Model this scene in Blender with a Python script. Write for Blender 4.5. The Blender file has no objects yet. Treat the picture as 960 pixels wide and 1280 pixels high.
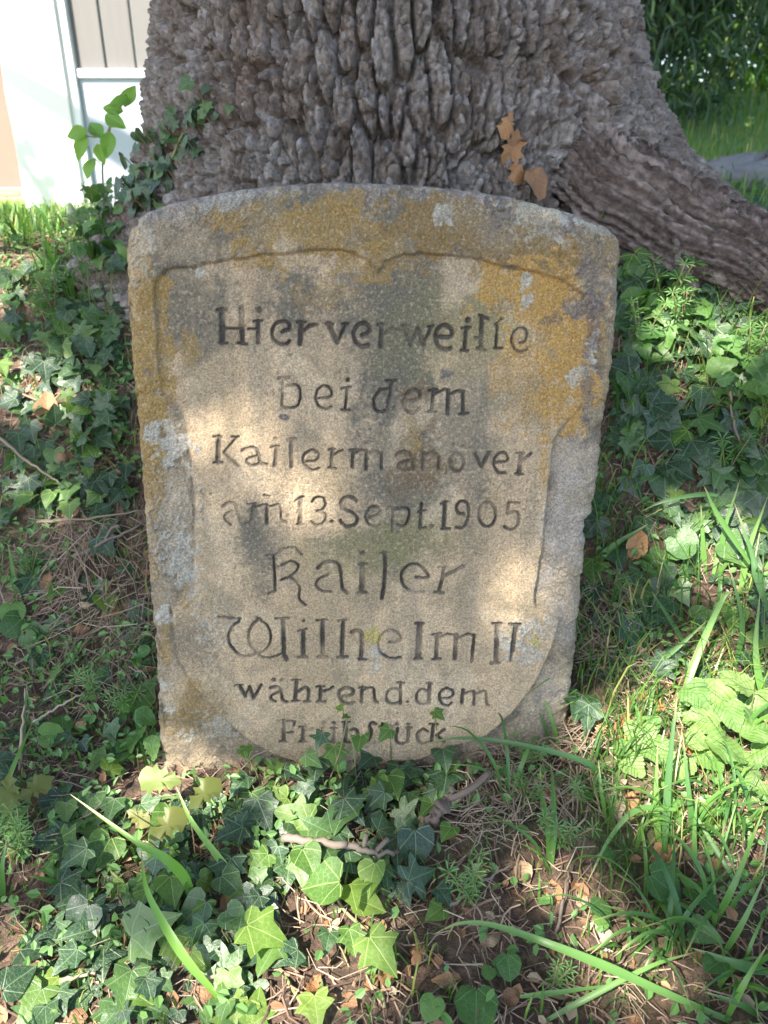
import bpy, math, random
import numpy as np
from mathutils import Vector, Matrix
R = math.radians
random.seed(7); rng = np.random.default_rng(11)
scene = bpy.context.scene
COL = scene.collection

# ------------------------------------------------------------------ camera
PITCH = R(25.3); FPX = 961.0
CAM = np.array([0.021, -0.844, 0.807])
FWD = np.array([0, math.cos(PITCH), -math.sin(PITCH)]); UPV = np.array([0, math.sin(PITCH), math.cos(PITCH)])
cam = bpy.data.cameras.new('camera'); camo = bpy.data.objects.new('camera', cam); COL.objects.link(camo)
camo.location = CAM; camo.rotation_euler = (math.pi/2 - PITCH, 0, 0)
cam.sensor_fit = 'VERTICAL'; cam.sensor_height = 36; cam.lens = 36*FPX/1280
cam.clip_start = .02; cam.clip_end = 500
cam.dof.use_dof = True; cam.dof.focus_distance = 0.99; cam.dof.aperture_fstop = 6.5
scene.camera = camo

# ------------------------------------------------------------------ light
SUN_EL = R(50); SUN_AZ = R(-142)        # azimuth from +Y towards +X: behind the camera, to its left
SD = np.array([math.sin(SUN_AZ)*math.cos(SUN_EL), math.cos(SUN_AZ)*math.cos(SUN_EL), math.sin(SUN_EL)])
world = bpy.data.worlds.new('World'); scene.world = world; world.use_nodes = True
wn = world.node_tree; bg = wn.nodes['Background']
sky = wn.nodes.new('ShaderNodeTexSky'); sky.sky_type = 'NISHITA'; sky.sun_disc = False
sky.sun_elevation = SUN_EL; sky.sun_rotation = SUN_AZ
sky.air_density = 1.0; sky.dust_density = 1.5
wn.links.new(sky.outputs[0], bg.inputs[0]); bg.inputs[1].default_value = .122
sun = bpy.data.lights.new('sun', 'SUN'); suno = bpy.data.objects.new('sun', sun); COL.objects.link(suno)
sun.energy = 5.0; sun.angle = R(.53); sun.color = (1, .93, .82)
suno.rotation_euler = Vector(-SD).to_track_quat('-Z', 'Y').to_euler()
scene.view_settings.view_transform = 'Standard'; scene.view_settings.look = 'None'
scene.view_settings.exposure = 2.1; scene.view_settings.gamma = 1
scene.view_settings.use_curve_mapping = False
scene.cycles.max_bounces = 8; scene.cycles.transparent_max_bounces = 4
scene.cycles.use_denoising = True

# ------------------------------------------------------------------ numeric helpers
def _hash(ix, iy, seed):
    h = (ix.astype(np.int64)*374761393 + iy.astype(np.int64)*668265263 + seed*974634777) & 0xffffffff
    h = ((h ^ (h >> 13))*1274126177) & 0xffffffff
    h = ((h ^ (h >> 16))*2246822519) & 0xffffffff
    return (h ^ (h >> 15)) & 0xffffffff
def hash01(ix, iy, seed): return _hash(np.asarray(ix), np.asarray(iy), seed)/4294967296.0
def noise(x, y, seed=0):
    x = np.asarray(x, float); y = np.asarray(y, float)
    ix = np.floor(x); iy = np.floor(y); fx = x-ix; fy = y-iy
    u = fx*fx*fx*(fx*(fx*6-15)+10); v = fy*fy*fy*(fy*(fy*6-15)+10)
    def g(a, b):
        an = hash01(ix+a, iy+b, seed)*2*np.pi
        return np.cos(an)*(fx-a)+np.sin(an)*(fy-b)
    return ((g(0,0)*(1-u)+g(1,0)*u)*(1-v)+(g(0,1)*(1-u)+g(1,1)*u)*v)*1.4
def fbm(x, y, o=4, seed=0, gain=.5):
    s = 0; a = 1
    for k in range(o):
        s = s+a*noise(x*2**k+17*k, y*2**k-9*k, seed+k*31); a *= gain
    return s
def worley(x, y, seed=0, jit=.9):
    ix = np.floor(x); iy = np.floor(y)
    f1 = np.full(x.shape, 9.); f2 = np.full(x.shape, 9.); idv = np.zeros(x.shape)
    for a in (-1,0,1):
        for b in (-1,0,1):
            cx = ix+a; cy = iy+b
            px = cx+.5+jit*(hash01(cx,cy,seed)-.5); py = cy+.5+jit*(hash01(cx,cy,seed+5)-.5)
            d = np.hypot(x-px, y-py); near = d < f1
            f2 = np.where(near, f1, np.minimum(f2, d)); idv = np.where(near, hash01(cx,cy,seed+9), idv); f1 = np.where(near, d, f1)
    return f1, f2, idv
def ss(a, b, x):
    t = np.clip((x-a)/(b-a), 0, 1); return t*t*(3-2*t)

# ------------------------------------------------------------------ terrain
TX, TY, TR = .045, 1.06, .445          # the oak
def G(x, y, micro=True):
    x = np.asarray(x, float); y = np.asarray(y, float)
    bank = .61*ss(-.02, 1.0, y*(1+.42*ss(.05, .5, x)) + .05*np.clip(x, 0, 1.2) - .05*np.clip(-x, 0, 1.5))
    z = bank - .05*np.clip(-y, 0, 3)
    z = z + .06*np.exp(-((x-.36)/.16)**2-((y-.02)/.16)**2)           # soil heaped against the stone's right corner
    z = z - .20*ss(1.05, 2.7, y)*ss(.3, -.5, x)                 # falls a little towards the house
    z = z + .62*ss(1.8, 6.5, y)*ss(.4, 1.6, x)                 # rises to the lawn on the right
    z = z + .9*ss(9, 40, y)*ss(.4, 1.6, x)
    if micro:
        z = z + .018*fbm(x*5, y*5, 3, 3) + .006*fbm(x*28, y*28, 2, 8)
    return z
def ray(px, py):
    d = FWD + (px-480)/FPX*np.array([1.,0,0]) - (py-640)/FPX*UPV
    return d
def hit(px, py, h=0., tmax=12.):
    d = ray(px, py); t = np.concatenate([np.linspace(.3, 3, 700), np.linspace(3.01, tmax, 700)])
    P = CAM + t[:,None]*d
    below = P[:,2] < G(P[:,0], P[:,1]) + h
    i = int(np.argmax(below)) if below.any() else len(t)-1
    return Vector(P[i])
def on_plane_y(px, py, Y):
    d = ray(px, py); return CAM + d*((Y-CAM[1])/d[1])
def nrm_at(x, y):
    e = .03
    return Vector((-(G(x+e,y,False)-G(x-e,y,False))/(2*e), -(G(x,y+e,False)-G(x,y-e,False))/(2*e), 1)).normalized()

# ------------------------------------------------------------------ object helpers
def tag(o, label=None, cat=None, group=None, kind=None):
    for k, v in (('label',label),('category',cat),('group',group),('kind',kind)):
        if v: o[k] = v
    return o
def empty(name, loc, label, cat, group=None):
    o = bpy.data.objects.new(name, None); COL.objects.link(o); o.location = loc; o.empty_display_size = .02
    return tag(o, label, cat, group)
def link(name, me, parent=None, mat=None):
    o = bpy.data.objects.new(name, me); COL.objects.link(o)
    if mat is not None and not me.materials: me.materials.append(mat)
    if parent is not None:
        o.parent = parent
        o.matrix_parent_inverse = Matrix.Translation(-Vector(parent.location))
    return o
def np_mesh(name, V, F, smooth=True, attrs=None, uv=None):
    """V (n,3); F list of (m,k) int arrays (k = 3 or 4)"""
    me = bpy.data.meshes.new(name)
    F = [np.asarray(f, np.int32) for f in F if len(f)]
    nl = sum(f.size for f in F); npoly = sum(len(f) for f in F)
    me.vertices.add(len(V)); me.vertices.foreach_set('co', np.asarray(V, np.float32).ravel())
    me.loops.add(nl); me.polygons.add(npoly)
    me.loops.foreach_set('vertex_index', np.concatenate([f.ravel() for f in F]))
    ls = []; off = 0
    for f in F:
        ls.append(off+np.arange(len(f))*f.shape[1]); off += f.size
    me.polygons.foreach_set('loop_start', np.concatenate(ls).astype(np.int32))
    me.polygons.foreach_set('use_smooth', np.full(npoly, smooth))
    for k, a in (attrs or {}).items():
        a = np.asarray(a, np.float32)
        if a.ndim == 2:
            c = np.ones((len(V),4), np.float32); c[:,:3] = a
            at = me.attributes.new(k, 'FLOAT_COLOR', 'POINT'); at.data.foreach_set('color', c.ravel())
        else:
            at = me.attributes.new(k, 'FLOAT', 'POINT'); at.data.foreach_set('value', a)
    if uv is not None:
        l = me.uv_layers.new(name='UVMap'); vi = np.concatenate([f.ravel() for f in F])
        l.data.foreach_set('uv', np.asarray(uv, np.float32)[vi].ravel())
    me.update(calc_edges=True); me.validate()
    return me
class MB:
    def __init__(s): s.v = []; s.f = []; s.r = []; s.uv = []
    def add(s, V, F, r=0., uv=None):
        o = len(s.v); s.v += [tuple(p) for p in V]; s.f += [tuple(i+o for i in f) for f in F]; s.r += [r]*len(V)
        s.uv += (uv if uv is not None else [(0.,0.)]*len(V))
    def tube(s, pts, rad, n=6, r=0., cap=True):
        pts = [Vector(p) for p in pts]; m = len(pts)
        rad = rad if hasattr(rad, '__len__') else [rad]*m
        V = []; F = []; ref = Vector((.3,.5,.8))
        for i, p in enumerate(pts):
            t = (pts[min(i+1,m-1)]-pts[max(i-1,0)]).normalized()
            a = t.cross(ref); a = a.normalized() if a.length > 1e-4 else Vector((1,0,0)); b = t.cross(a)
            for k in range(n):
                an = 2*math.pi*k/n; V.append(p+(a*math.cos(an)+b*math.sin(an))*rad[i])
        for i in range(m-1):
            for k in range(n):
                F.append((i*n+k, i*n+(k+1)%n, (i+1)*n+(k+1)%n, (i+1)*n+k))
        if cap: F.append(tuple(range(n))[::-1]); F.append(tuple((m-1)*n+k for k in range(n)))
        s.add(V, F, r)
    def box(s, lo, hi, r=0.):
        x0,y0,z0 = lo; x1,y1,z1 = hi
        V = [(x0,y0,z0),(x1,y0,z0),(x1,y1,z0),(x0,y1,z0),(x0,y0,z1),(x1,y0,z1),(x1,y1,z1),(x0,y1,z1)]
        s.add(V, [(0,3,2,1),(4,5,6,7),(0,1,5,4),(1,2,6,5),(2,3,7,6),(3,0,4,7)], r)
    def blade(s, pts, w, r=0., side=None, fold=.15):
        """a grass blade: a strip with a raised midrib"""
        pts = [Vector(p) for p in pts]; m = len(pts); V = []; F = []
        for i, p in enumerate(pts):
            t = (pts[min(i+1,m-1)]-pts[max(i-1,0)]).normalized()
            a = side if side is not None else t.cross(Vector(CAM)-p)
            a = (a - t*a.dot(t)).normalized(); b = a.cross(t)
            ww = w*(w_prof(i/(m-1)))
            V += [p-a*ww, p-b*ww*fold*2, p+a*ww]
        for i in range(m-1):
            o = i*3; F += [(o,o+1,o+4,o+3),(o+1,o+2,o+5,o+4)]
        s.add(V, F, r, [(x,(i//3)/(m-1)) for i, x in enumerate([-1,0,1]*m)])
    def build(s, name, mat, parent=None, smooth=True):
        me = bpy.data.meshes.new(name); me.from_pydata(s.v, [], s.f)
        at = me.attributes.new('rnd', 'FLOAT', 'POINT'); at.data.foreach_set('value', np.array(s.r, np.float32))
        l = me.uv_layers.new(name='UVMap'); vi = np.zeros(len(me.loops), np.int32); me.loops.foreach_get('vertex_index', vi)
        l.data.foreach_set('uv', np.array(s.uv, np.float32)[vi].ravel())
        me.polygons.foreach_set('use_smooth', np.full(len(me.polygons), smooth)); me.update()
        return link(name, me, parent, mat)
def w_prof(t): return max(.03, min(1, .55+t*1.6)*(1-max(0, t-.35)/.65)**.75) if t < 1 else .03
def catmull(P, n):
    P = [Vector(p) for p in P]; P = [P[0]*2-P[1]]+P+[P[-1]*2-P[-2]]; out = []
    for i in range(1, len(P)-2):
        for k in range(n):
            t = k/n; a,b,c,d = P[i-1],P[i],P[i+1],P[i+2]
            out.append(.5*((2*b)+(c-a)*t+(2*a-5*b+4*c-d)*t*t+(3*b-a-3*c+d)*t**3))
    return out+[P[-2]]

# ------------------------------------------------------------------ materials
class NT:
    def __init__(s, name):
        s.m = bpy.data.materials.new(name); s.m.use_nodes = True; s.t = s.m.node_tree
        s.p = s.t.nodes['Principled BSDF']; s.out = s.t.nodes['Material Output']
    def n(s, typ, **kw):
        nd = s.t.nodes.new('ShaderNode'+typ)
        for k, v in kw.items():
            if k[0] == '_': s.set(nd.inputs[int(k[1:]) if k[1:].isdigit() else k[1:].replace('_',' ')], v)
            else: setattr(nd, k, v)
        return nd
    def set(s, inp, v):
        if isinstance(v, bpy.types.NodeSocket): s.t.links.new(v, inp)
        elif isinstance(v, bpy.types.Node): s.t.links.new(v.outputs[0], inp)
        else: inp.default_value = v
    def math(s, op, a, b=0., c=0.):
        nd = s.n('Math', operation=op); s.set(nd.inputs[0], a); s.set(nd.inputs[1], b); s.set(nd.inputs[2], c); return nd.outputs[0]
    def mix(s, f, a, b, mode='MIX'):
        nd = s.n('Mix', data_type='RGBA', blend_type=mode); s.set(nd.inputs[0], f)
        for i, v in ((6,a),(7,b)): s.set(nd.inputs[i], (*v,1) if isinstance(v, tuple) and len(v) == 3 else v)
        return nd.outputs[2]
    def ramp(s, f, stops):
        nd = s.n('ValToRGB'); s.set(nd.inputs[0], f); e = nd.color_ramp.elements
        while len(e) < len(stops): e.new(.5)
        for x, (p, c) in zip(e, stops): x.position = p; x.color = (*c,1) if len(c) == 3 else c
        return nd.outputs[0]
    def sstep(s, v, a, b):
        nd = s.n('MapRange', interpolation_type='SMOOTHSTEP'); s.set(nd.inputs[0], v)
        nd.inputs[1].default_value = a; nd.inputs[2].default_value = b; return nd.outputs[0]
    def noise(s, scale, detail=4, rough=.55, vec=None, lac=2.):
        nd = s.n('TexNoise'); nd.inputs['Scale'].default_value = scale; nd.inputs['Detail'].default_value = detail
        nd.inputs['Roughness'].default_value = rough; s.set(nd.inputs['Vector'], vec if vec is not None else s.obj()); return nd.outputs[0]
    def obj(s): return s.n('TexCoord').outputs['Object']
    def pos(s): return s.n('NewGeometry').outputs['Position']
    def bump(s, h, strength, dist):
        nd = s.n('Bump'); nd.inputs['Strength'].default_value = strength; nd.inputs['Distance'].default_value = dist
        s.set(nd.inputs['Height'], h); s.t.links.new(nd.outputs[0], s.p.inputs['Normal']); return nd
    def col(s, c): s.set(s.p.inputs['Base Color'], (*c,1) if isinstance(c, tuple) and len(c) == 3 else c)
    def rough(s, v): s.set(s.p.inputs['Roughness'], v)

def rnd_val(m):
    a = m.n('Attribute', attribute_name='rnd').outputs['Fac']; o = m.n('ObjectInfo').outputs['Random']
    return m.math('FRACT', m.math('ADD', a, o))
def leaf_mat(name, stops, vein=None, vkind='palm', rough=.38, trans=.3, tcol=None, spots=None, veinw=.02, spec=.5, bump=.0015):
    m = NT(name); r = rnd_val(m)
    c = m.ramp(r, stops)
    uvn = m.n('UVMap').outputs[0]; sp = m.n('SeparateXYZ'); m.set(sp.inputs[0], uvn); u, v = sp.outputs[0], sp.outputs[1]
    n1 = m.noise(5, 3, .6, m.n('VectorMath', operation='ADD', _0=uvn, _1=m.n('ObjectInfo').outputs['Location']).outputs[0])
    c = m.mix(m.sstep(n1, .3, .75), c, m.mix(.35, c, (.9,1,.5), 'MULTIPLY'))
    hmask = None
    if vein:
        au = m.math('ABSOLUTE', u)
        if vkind == 'palm':
            ang = m.math('ARCTAN2', au, v); a = m.math('DIVIDE', ang, R(50))
            dv = m.math('MULTIPLY', m.math('ABSOLUTE', m.math('SUBTRACT', a, m.math('ROUND', a))), R(50))
            rr = m.math('SQRT', m.math('ADD', m.math('MULTIPLY', u, u), m.math('MULTIPLY', v, v)))
            d = m.math('MULTIPLY', rr, m.math('SINE', dv))
        else:
            q = m.math('MULTIPLY', m.math('SUBTRACT', v, m.math('MULTIPLY', au, .9)), 7.)
            d1 = m.math('MULTIPLY', m.math('ABSOLUTE', m.math('SUBTRACT', q, m.math('ROUND', q))), .12)
            d = m.math('MINIMUM', d1, au)
        vm = m.math('SUBTRACT', 1., m.sstep(d, veinw*.25, veinw))
        vo = m.n('TexVoronoi', feature='DISTANCE_TO_EDGE'); vo.inputs['Scale'].default_value = 9; m.set(vo.inputs['Vector'], uvn)
        v2 = m.math('MULTIPLY', m.math('SUBTRACT', 1., m.sstep(vo.outputs[0], .01, .06)), .35)
        vm = m.math('MAXIMUM', vm, v2); hmask = vm
        c = m.mix(m.math('MULTIPLY', vm, .62 if vkind == 'palm' else .32), c, vein)
    if name.startswith(('grass','long','pale')):
        c = m.mix(m.math('MULTIPLY', m.sstep(m.math('ADD', v, m.math('MULTIPLY', m.math('SUBTRACT', n1, .5), .5)), .78, 1.), .8), c, (.36,.29,.15))
        rib = m.math('SINE', m.math('MULTIPLY', u, 14.)); c = m.mix(m.math('MULTIPLY', m.sstep(rib, -.2, 1.), .3), c, m.mix(1., c, (1.5,1.5,1.4), 'MULTIPLY'))
    if spots: c = m.mix(m.sstep(m.noise(14, 2, .5, uvn), .66, .72), c, spots)
    m.col(c); m.rough(rough); m.p.inputs['Specular IOR Level'].default_value = spec
    if hmask is not None:
        m.bump(m.math('SUBTRACT', m.noise(7, 2, .5, uvn), m.math('MULTIPLY', hmask, .5)), .7, bump)
    tr = m.n('BsdfTranslucent'); m.set(tr.inputs[0], m.mix(1., c, tcol or (1.7,1.9,.7), 'MULTIPLY'))
    mx = m.n('MixShader'); mx.inputs[0].default_value = trans
    m.t.links.new(m.p.outputs[0], mx.inputs[1]); m.t.links.new(tr.outputs[0], mx.inputs[2]); m.t.links.new(mx.outputs[0], m.out.inputs[0])
    return m.m
M = {}
M['ivy'] = leaf_mat('ivy_leaf', [(0,(.019,.043,.022)),(.35,(.026,.062,.027)),(.7,(.04,.088,.027)),(.9,(.06,.125,.03)),(1,(.11,.18,.04))], (.19,.26,.15), 'palm', .40, .2, spec=.55, bump=.0008)
M['ivy_young'] = leaf_mat('young_ivy_leaf', [(0,(.06,.13,.028)),(.5,(.09,.175,.034)),(1,(.16,.235,.045))], (.34,.46,.14), 'palm', .46, .38, bump=.0008)
M['nettle'] = leaf_mat('crinkled_leaf', [(0,(.10,.20,.05)),(.5,(.16,.26,.075)),(1,(.23,.32,.115))], (.08,.17,.04), 'pinnate', .5, .35, veinw=.022, bump=.0025)
M['weed'] = leaf_mat('weed_leaf', [(0,(.04,.10,.025)),(.5,(.062,.145,.035)),(1,(.11,.21,.045))], (.16,.30,.1), 'palm', .45, .3)
M['grass'] = leaf_mat('grass_blade', [(0,(.045,.11,.028)),(.45,(.07,.16,.035)),(.8,(.12,.22,.045)),(.93,(.3,.3,.09)),(1,(.4,.34,.17))], None, rough=.42, trans=.35)
M['blade'] = leaf_mat('long_blade', [(0,(.05,.125,.038)),(.5,(.075,.17,.045)),(1,(.13,.25,.055))], None, rough=.38, trans=.35)
M['blade_pale'] = leaf_mat('pale_blade', [(0,(.15,.31,.05)),(1,(.21,.37,.08))], None, rough=.4, trans=.35)
M['oak_seedling'] = leaf_mat('olive_oak_leaf', [(0,(.13,.14,.035)),(.5,(.165,.165,.05)),(1,(.12,.16,.035))], None, 'pinnate', .5, .35)
M['dead'] = leaf_mat('dead_leaf', [(0,(.30,.15,.07)),(.3,(.22,.12,.07)),(.55,(.40,.22,.11)),(.8,(.34,.27,.19)),(1,(.45,.38,.28))], (.20,.10,.05), 'pinnate', .7, .12, (1.2,1,.6))
M['dead_orange'] = leaf_mat('orange_dead_leaf', [(0,(.27,.125,.055)),(1,(.36,.19,.09))], (.3,.14,.06), 'pinnate', .65, .15, (1.2,1,.6))
M['shrub'] = leaf_mat('shrub_leaf', [(0,(.04,.10,.03)),(.5,(.07,.16,.035)),(.85,(.13,.24,.05)),(1,(.3,.34,.1))], None, rough=.45, trans=.35)
M['conifer'] = leaf_mat('conifer_needle', [(0,(.03,.065,.04)),(.5,(.05,.10,.055)),(.85,(.08,.15,.06)),(1,(.16,.24,.07))], None, rough=.5, trans=.2)
M['sapling'] = leaf_mat('sapling_leaf', [(0,(.12,.27,.04)),(1,(.2,.36,.06))], (.25,.4,.1), 'pinnate', .42, .45)
M['crown'] = leaf_mat('oak_crown_leaf', [(0,(.05,.12,.025)),(1,(.10,.2,.04))], None, rough=.45, trans=.3)
M['blossom'] = leaf_mat('blossom', [(0,(.7,.34,.3)),(.6,(.75,.45,.38)),(1,(.75,.4,.06))], None, rough=.6, trans=.3, tcol=(1,.8,.7))
def simple(name, fn, rough=.8):
    m = NT(name); m.rough(rough); fn(m); M[name] = m.m; return m.m
def f_straw(m):
    m.col(m.ramp(rnd_val(m), [(0,(.14,.095,.065)),(.3,(.22,.16,.105)),(.6,(.31,.245,.165)),(.85,(.18,.125,.09)),(1,(.40,.33,.24))]))
simple('straw', f_straw, .7)
def f_twig(m):
    m.col(m.mix(m.noise(60, 4), m.ramp(rnd_val(m), [(0,(.10,.068,.05)),(.5,(.18,.13,.095)),(1,(.15,.125,.105))]), (.15,.118,.092)))
    m.bump(m.noise(180, 3), .6, .002)
simple('twig', f_twig, .8)
def f_chip(m):
    m.col(m.ramp(rnd_val(m), [(0,(.07,.042,.03)),(.4,(.15,.09,.06)),(.75,(.24,.15,.10)),(1,(.34,.24,.17))]))
simple('litter', f_chip, .85)
def f_green_stem(m): m.col(m.ramp(rnd_val(m), [(0,(.12,.14,.05)),(.5,(.17,.2,.07)),(1,(.22,.14,.09))]))
simple('green_stem', f_green_stem, .55)
def f_soil(m):
    p = m.pos(); n = m.noise(9, 6, .6, p); n2 = m.noise(70, 5, .65, p)
    soil = m.mix(m.sstep(n2, .35, .7), (.055,.034,.024), (.17,.105,.07))
    soil = m.mix(m.sstep(n, .45, .62), soil, m.mix(m.sstep(n2, .4, .65), (.10,.066,.045), (.25,.17,.115)))
    moss = m.mix(n2, (.04,.075,.02), (.10,.15,.04))
    soil = m.mix(m.math('MULTIPLY', m.sstep(m.noise(4, 4, .6, p), .52, .66), .55), soil, moss)
    sp = m.n('SeparateXYZ'); m.set(sp.inputs[0], p)
    lawn = m.mix(m.noise(3, 6, .7, p), (.07,.15,.03), (.20,.30,.06))
    f = m.math('ADD', sp.outputs[1], m.math('MULTIPLY', m.noise(2, 3, .5, p), 1.2))
    m.col(m.mix(m.sstep(f, 2.0, 3.2), soil, lawn)); m.bump(m.noise(130, 6, .7, p), .9, .012)
simple('soil', f_soil, .9)
def f_stone(m):
    c = m.n('Attribute', attribute_name='col').outputs['Color']; o = m.obj()
    g1 = m.noise(420, 5, .7, o); g2 = m.noise(90, 5, .65, o); g3 = m.noise(1100, 2, .6, o)
    c = m.mix(m.sstep(g1, .36, .66), m.mix(.56, c, (.34,.30,.26), 'MULTIPLY'), m.mix(.45, c, (1.5,1.47,1.4), 'MULTIPLY'))
    c = m.mix(m.sstep(g3, .60, .70), c, m.mix(.75, c, (.30,.26,.22), 'MULTIPLY'))
    c = m.mix(m.math('MULTIPLY', m.sstep(g2, .5, .72), .42), c, (.2,.17,.125))
    m.col(c); m.bump(m.math('ADD', g1, m.math('MULTIPLY', g2, .8)), .75, .003)
simple('stone', f_stone, .92)
def f_bark(m):
    c = m.n('Attribute', attribute_name='col').outputs['Color']; o = m.obj()
    g1 = m.noise(75, 6, .7, o); g2 = m.noise(300, 4, .7, o)
    c = m.mix(m.sstep(g1, .35, .65), m.mix(.5, c, (.40,.35,.33), 'MULTIPLY'), m.mix(.8, c, (1.7,1.66,1.66), 'MULTIPLY'))
    c = m.mix(m.sstep(g2, .52, .66), c, m.mix(.5, c, (.45,.4,.37), 'MULTIPLY'))
    c = m.mix(m.math('MULTIPLY', m.sstep(m.noise(28, 4, .6, o), .56, .66), .28), c, (.15,.105,.085))
    m.col(c); m.bump(m.math('ADD', g1, m.math('MULTIPLY', g2, .7)), .9, .010)
simple('bark', f_bark, .95)
def f_white(m):
    p = m.pos(); m.col(m.mix(m.noise(1.5, 5, .6, p), (.78,.77,.74), (.84,.83,.80))); m.bump(m.noise(60, 4, .6, p), .3, .004)
simple('white_render', f_white, .85)
def f_board(m):
    mp = m.n('Mapping'); m.set(mp.inputs[0], m.pos()); mp.inputs[3].default_value = (40,40,3)
    n = m.noise(1, 4, .6, mp.outputs[0])
    m.col(m.mix(n, m.ramp(rnd_val(m), [(0,(.105,.10,.10)),(1,(.13,.125,.125))]), (.15,.145,.14)))
simple('grey_board', f_board, .7)
simple('pale_paint', lambda m: m.col(m.mix(m.noise(4, 4), (.33,.37,.44), (.38,.42,.49))), .45)
simple('white_paint', lambda m: m.col(m.mix(m.noise(6, 3), (.72,.75,.78), (.78,.80,.82))), .4)
simple('peach_render', lambda m: m.col(m.mix(m.noise(3, 5), (.22,.112,.092), (.25,.135,.112))), .85)
def f_brick(m):
    m.col(m.mix(m.noise(30, 4), m.ramp(rnd_val(m), [(0,(.34,.16,.10)),(1,(.46,.25,.16))]), (.42,.28,.2)))
simple('brick', f_brick, .85)
simple('mortar', lambda m: m.col(m.mix(m.noise(50, 3), (.40,.37,.33), (.5,.47,.42))), .9)
simple('dark_vent', lambda m: m.col(m.mix(m.noise(20, 2), (.16,.14,.11), (.22,.19,.14))), .7)
simple('pebble', lambda m: m.col(m.mix(m.noise(60, 3), (.42,.30,.19), (.55,.42,.29))), .6)
simple('rock', lambda m: (m.col(m.mix(m.noise(14, 5), (.12,.115,.12), (.26,.25,.25))), m.bump(m.noise(30, 5), .8, .02)), .9)

# ------------------------------------------------------------------ ground
def axis(lo, a, b, hi, fine, nco):
    L = a-(np.geomspace(1, 1+(a-lo), nco)-1)[::-1][:-1] if True else None
    Rr = b+(np.geomspace(1, 1+(hi-b), nco)-1)[1:]
    return np.concatenate([L, np.linspace(a, b, int((b-a)/fine)+1), Rr])
gx = axis(-70, -1.5, 1.7, 70, .012, 40); gy = axis(-20, -.75, 2.2, 90, .012, 50)
XX, YY = np.meshgrid(gx, gy); ZZ = G(XX, YY)
near = (np.abs(XX) < 1.7) & (YY > -.8) & (YY < 2.2)
ZZ = ZZ + np.where(near, .005*fbm(XX*70, YY*70, 2, 41), 0)
nx, ny = len(gx), len(gy); I = np.arange(nx*ny).reshape(ny, nx)
Q = np.stack([I[:-1,:-1], I[:-1,1:], I[1:,1:], I[1:,:-1]], -1).reshape(-1, 4)
ground = link('ground', np_mesh('ground', np.stack([XX, YY, ZZ], -1).reshape(-1, 3), [Q]), None, M['soil']); ground['kind'] = 'structure'

# ------------------------------------------------------------------ the memorial stone
LEAN = R(10.8); SV = np.array([0, math.sin(LEAN), math.cos(LEAN)]); SN = np.array([0, -math.cos(LEAN), math.sin(LEAN)])
def uv_of(px, py):
    d = ray(px, py); t = -(CAM@SN)/(d@SN); P = CAM+d*t; return P[0], P@SV
def uvs(pts): return np.array([uv_of(*p) for p in pts])
left_e = uvs([(203,1040),(199,956),(196,908),(193,822),(186,750),(180,667),(175,599),(170,530),(168,518),(161,437),(156,369),(154,330),(155,305),(160,285),(170,271)])
right_e = uvs([(700,1040),(708,960),(713,880),(719,838),(722,813),(729,735),(734,679),(733,652),(742,642),(750,601),(756,530),(765,480),(772,420),(777,350),(779,320),(777,300),(770,291)])
top_e = uvs([(166,272),(176,264),(205,253),(240,245),(285,237),(330,231),(380,227),(420,226),(470,227),(510,229),(560,233),(600,238),(640,245),(680,254),(710,262),(740,273),(760,281),(773,291)])
NU, NV = 560, 680
s = np.linspace(0, 1, NU); t = np.linspace(0, 1, NV); VB = -.12
def interp(e, v): return np.interp(v, e[:,1], e[:,0])
ut = top_e[0,0]+(top_e[-1,0]-top_e[0,0])*s
vtop = np.interp(ut, top_e[:,0], top_e[:,1])
V2 = VB+(vtop[None,:]-VB)*t[:,None]
Lw = interp(left_e, V2)+.0016*noise(V2*60, V2*0+3, 5)+.0012*noise(V2*170, V2*0, 6)
Rw = interp(right_e, V2)+.0018*noise(V2*60, V2*0+9, 7)+.0012*noise(V2*170, V2*0, 8)
U2 = Lw+(Rw-Lw)*s[None,:]
V2 = V2+(.0015*noise(U2*50, U2*0, 9)+.001*noise(U2*160, U2*0+4, 10))*t[:,None]
dE = np.minimum(np.minimum(U2-Lw, Rw-U2), (vtop[None,:]-V2)*.98)
def poly_sd(poly, X, Y):
    d = np.full(X.shape, 9.); ins = np.zeros(X.shape, bool); n = len(poly)
    for i in range(n):
        ax, ay = poly[i]; bx, by = poly[(i+1)%n]; dx, dy = bx-ax, by-ay
        h = np.clip(((X-ax)*dx+(Y-ay)*dy)/(dx*dx+dy*dy+1e-12), 0, 1)
        d = np.minimum(d, np.hypot(X-ax-h*dx, Y-ay-h*dy))
        c = ((ay > Y) != (by > Y)) & (X < (bx-ax)*(Y-ay)/(by-ay+1e-12)+ax); ins ^= c
    return np.where(ins, d, -d)
panel = uvs([(193,352),(207,337),(246,332),(282,324),(317,320),(360,316),(388,313),(423,312),(445,316),(460,325),(472,341),(481,327),(502,318),(531,316),(566,320),(602,325),(630,332),(658,337),(687,345),(708,353),(733,369),(741,387),(738,437),(733,486),(727,511),(715,522),(701,536),(694,550),(690,565),(683,618),(678,672),(672,714),(668,742),(670,758),(699,772),(690,806),(672,845),(644,884),(609,916),(520,948),(414,957),(380,953),(339,939),(304,918),(273,887),(242,853),(225,822),(218,791),(215,759),(234,748),(242,729),(245,685),(244,633),(241,582),(236,546),(230,522),(218,504),(204,493),(198,458),(195,400)])
wob = .0016*noise(U2*45, V2*45, 21)+.0009*noise(U2*140, V2*140, 22)
sd = poly_sd(panel, U2, V2)+wob

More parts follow.
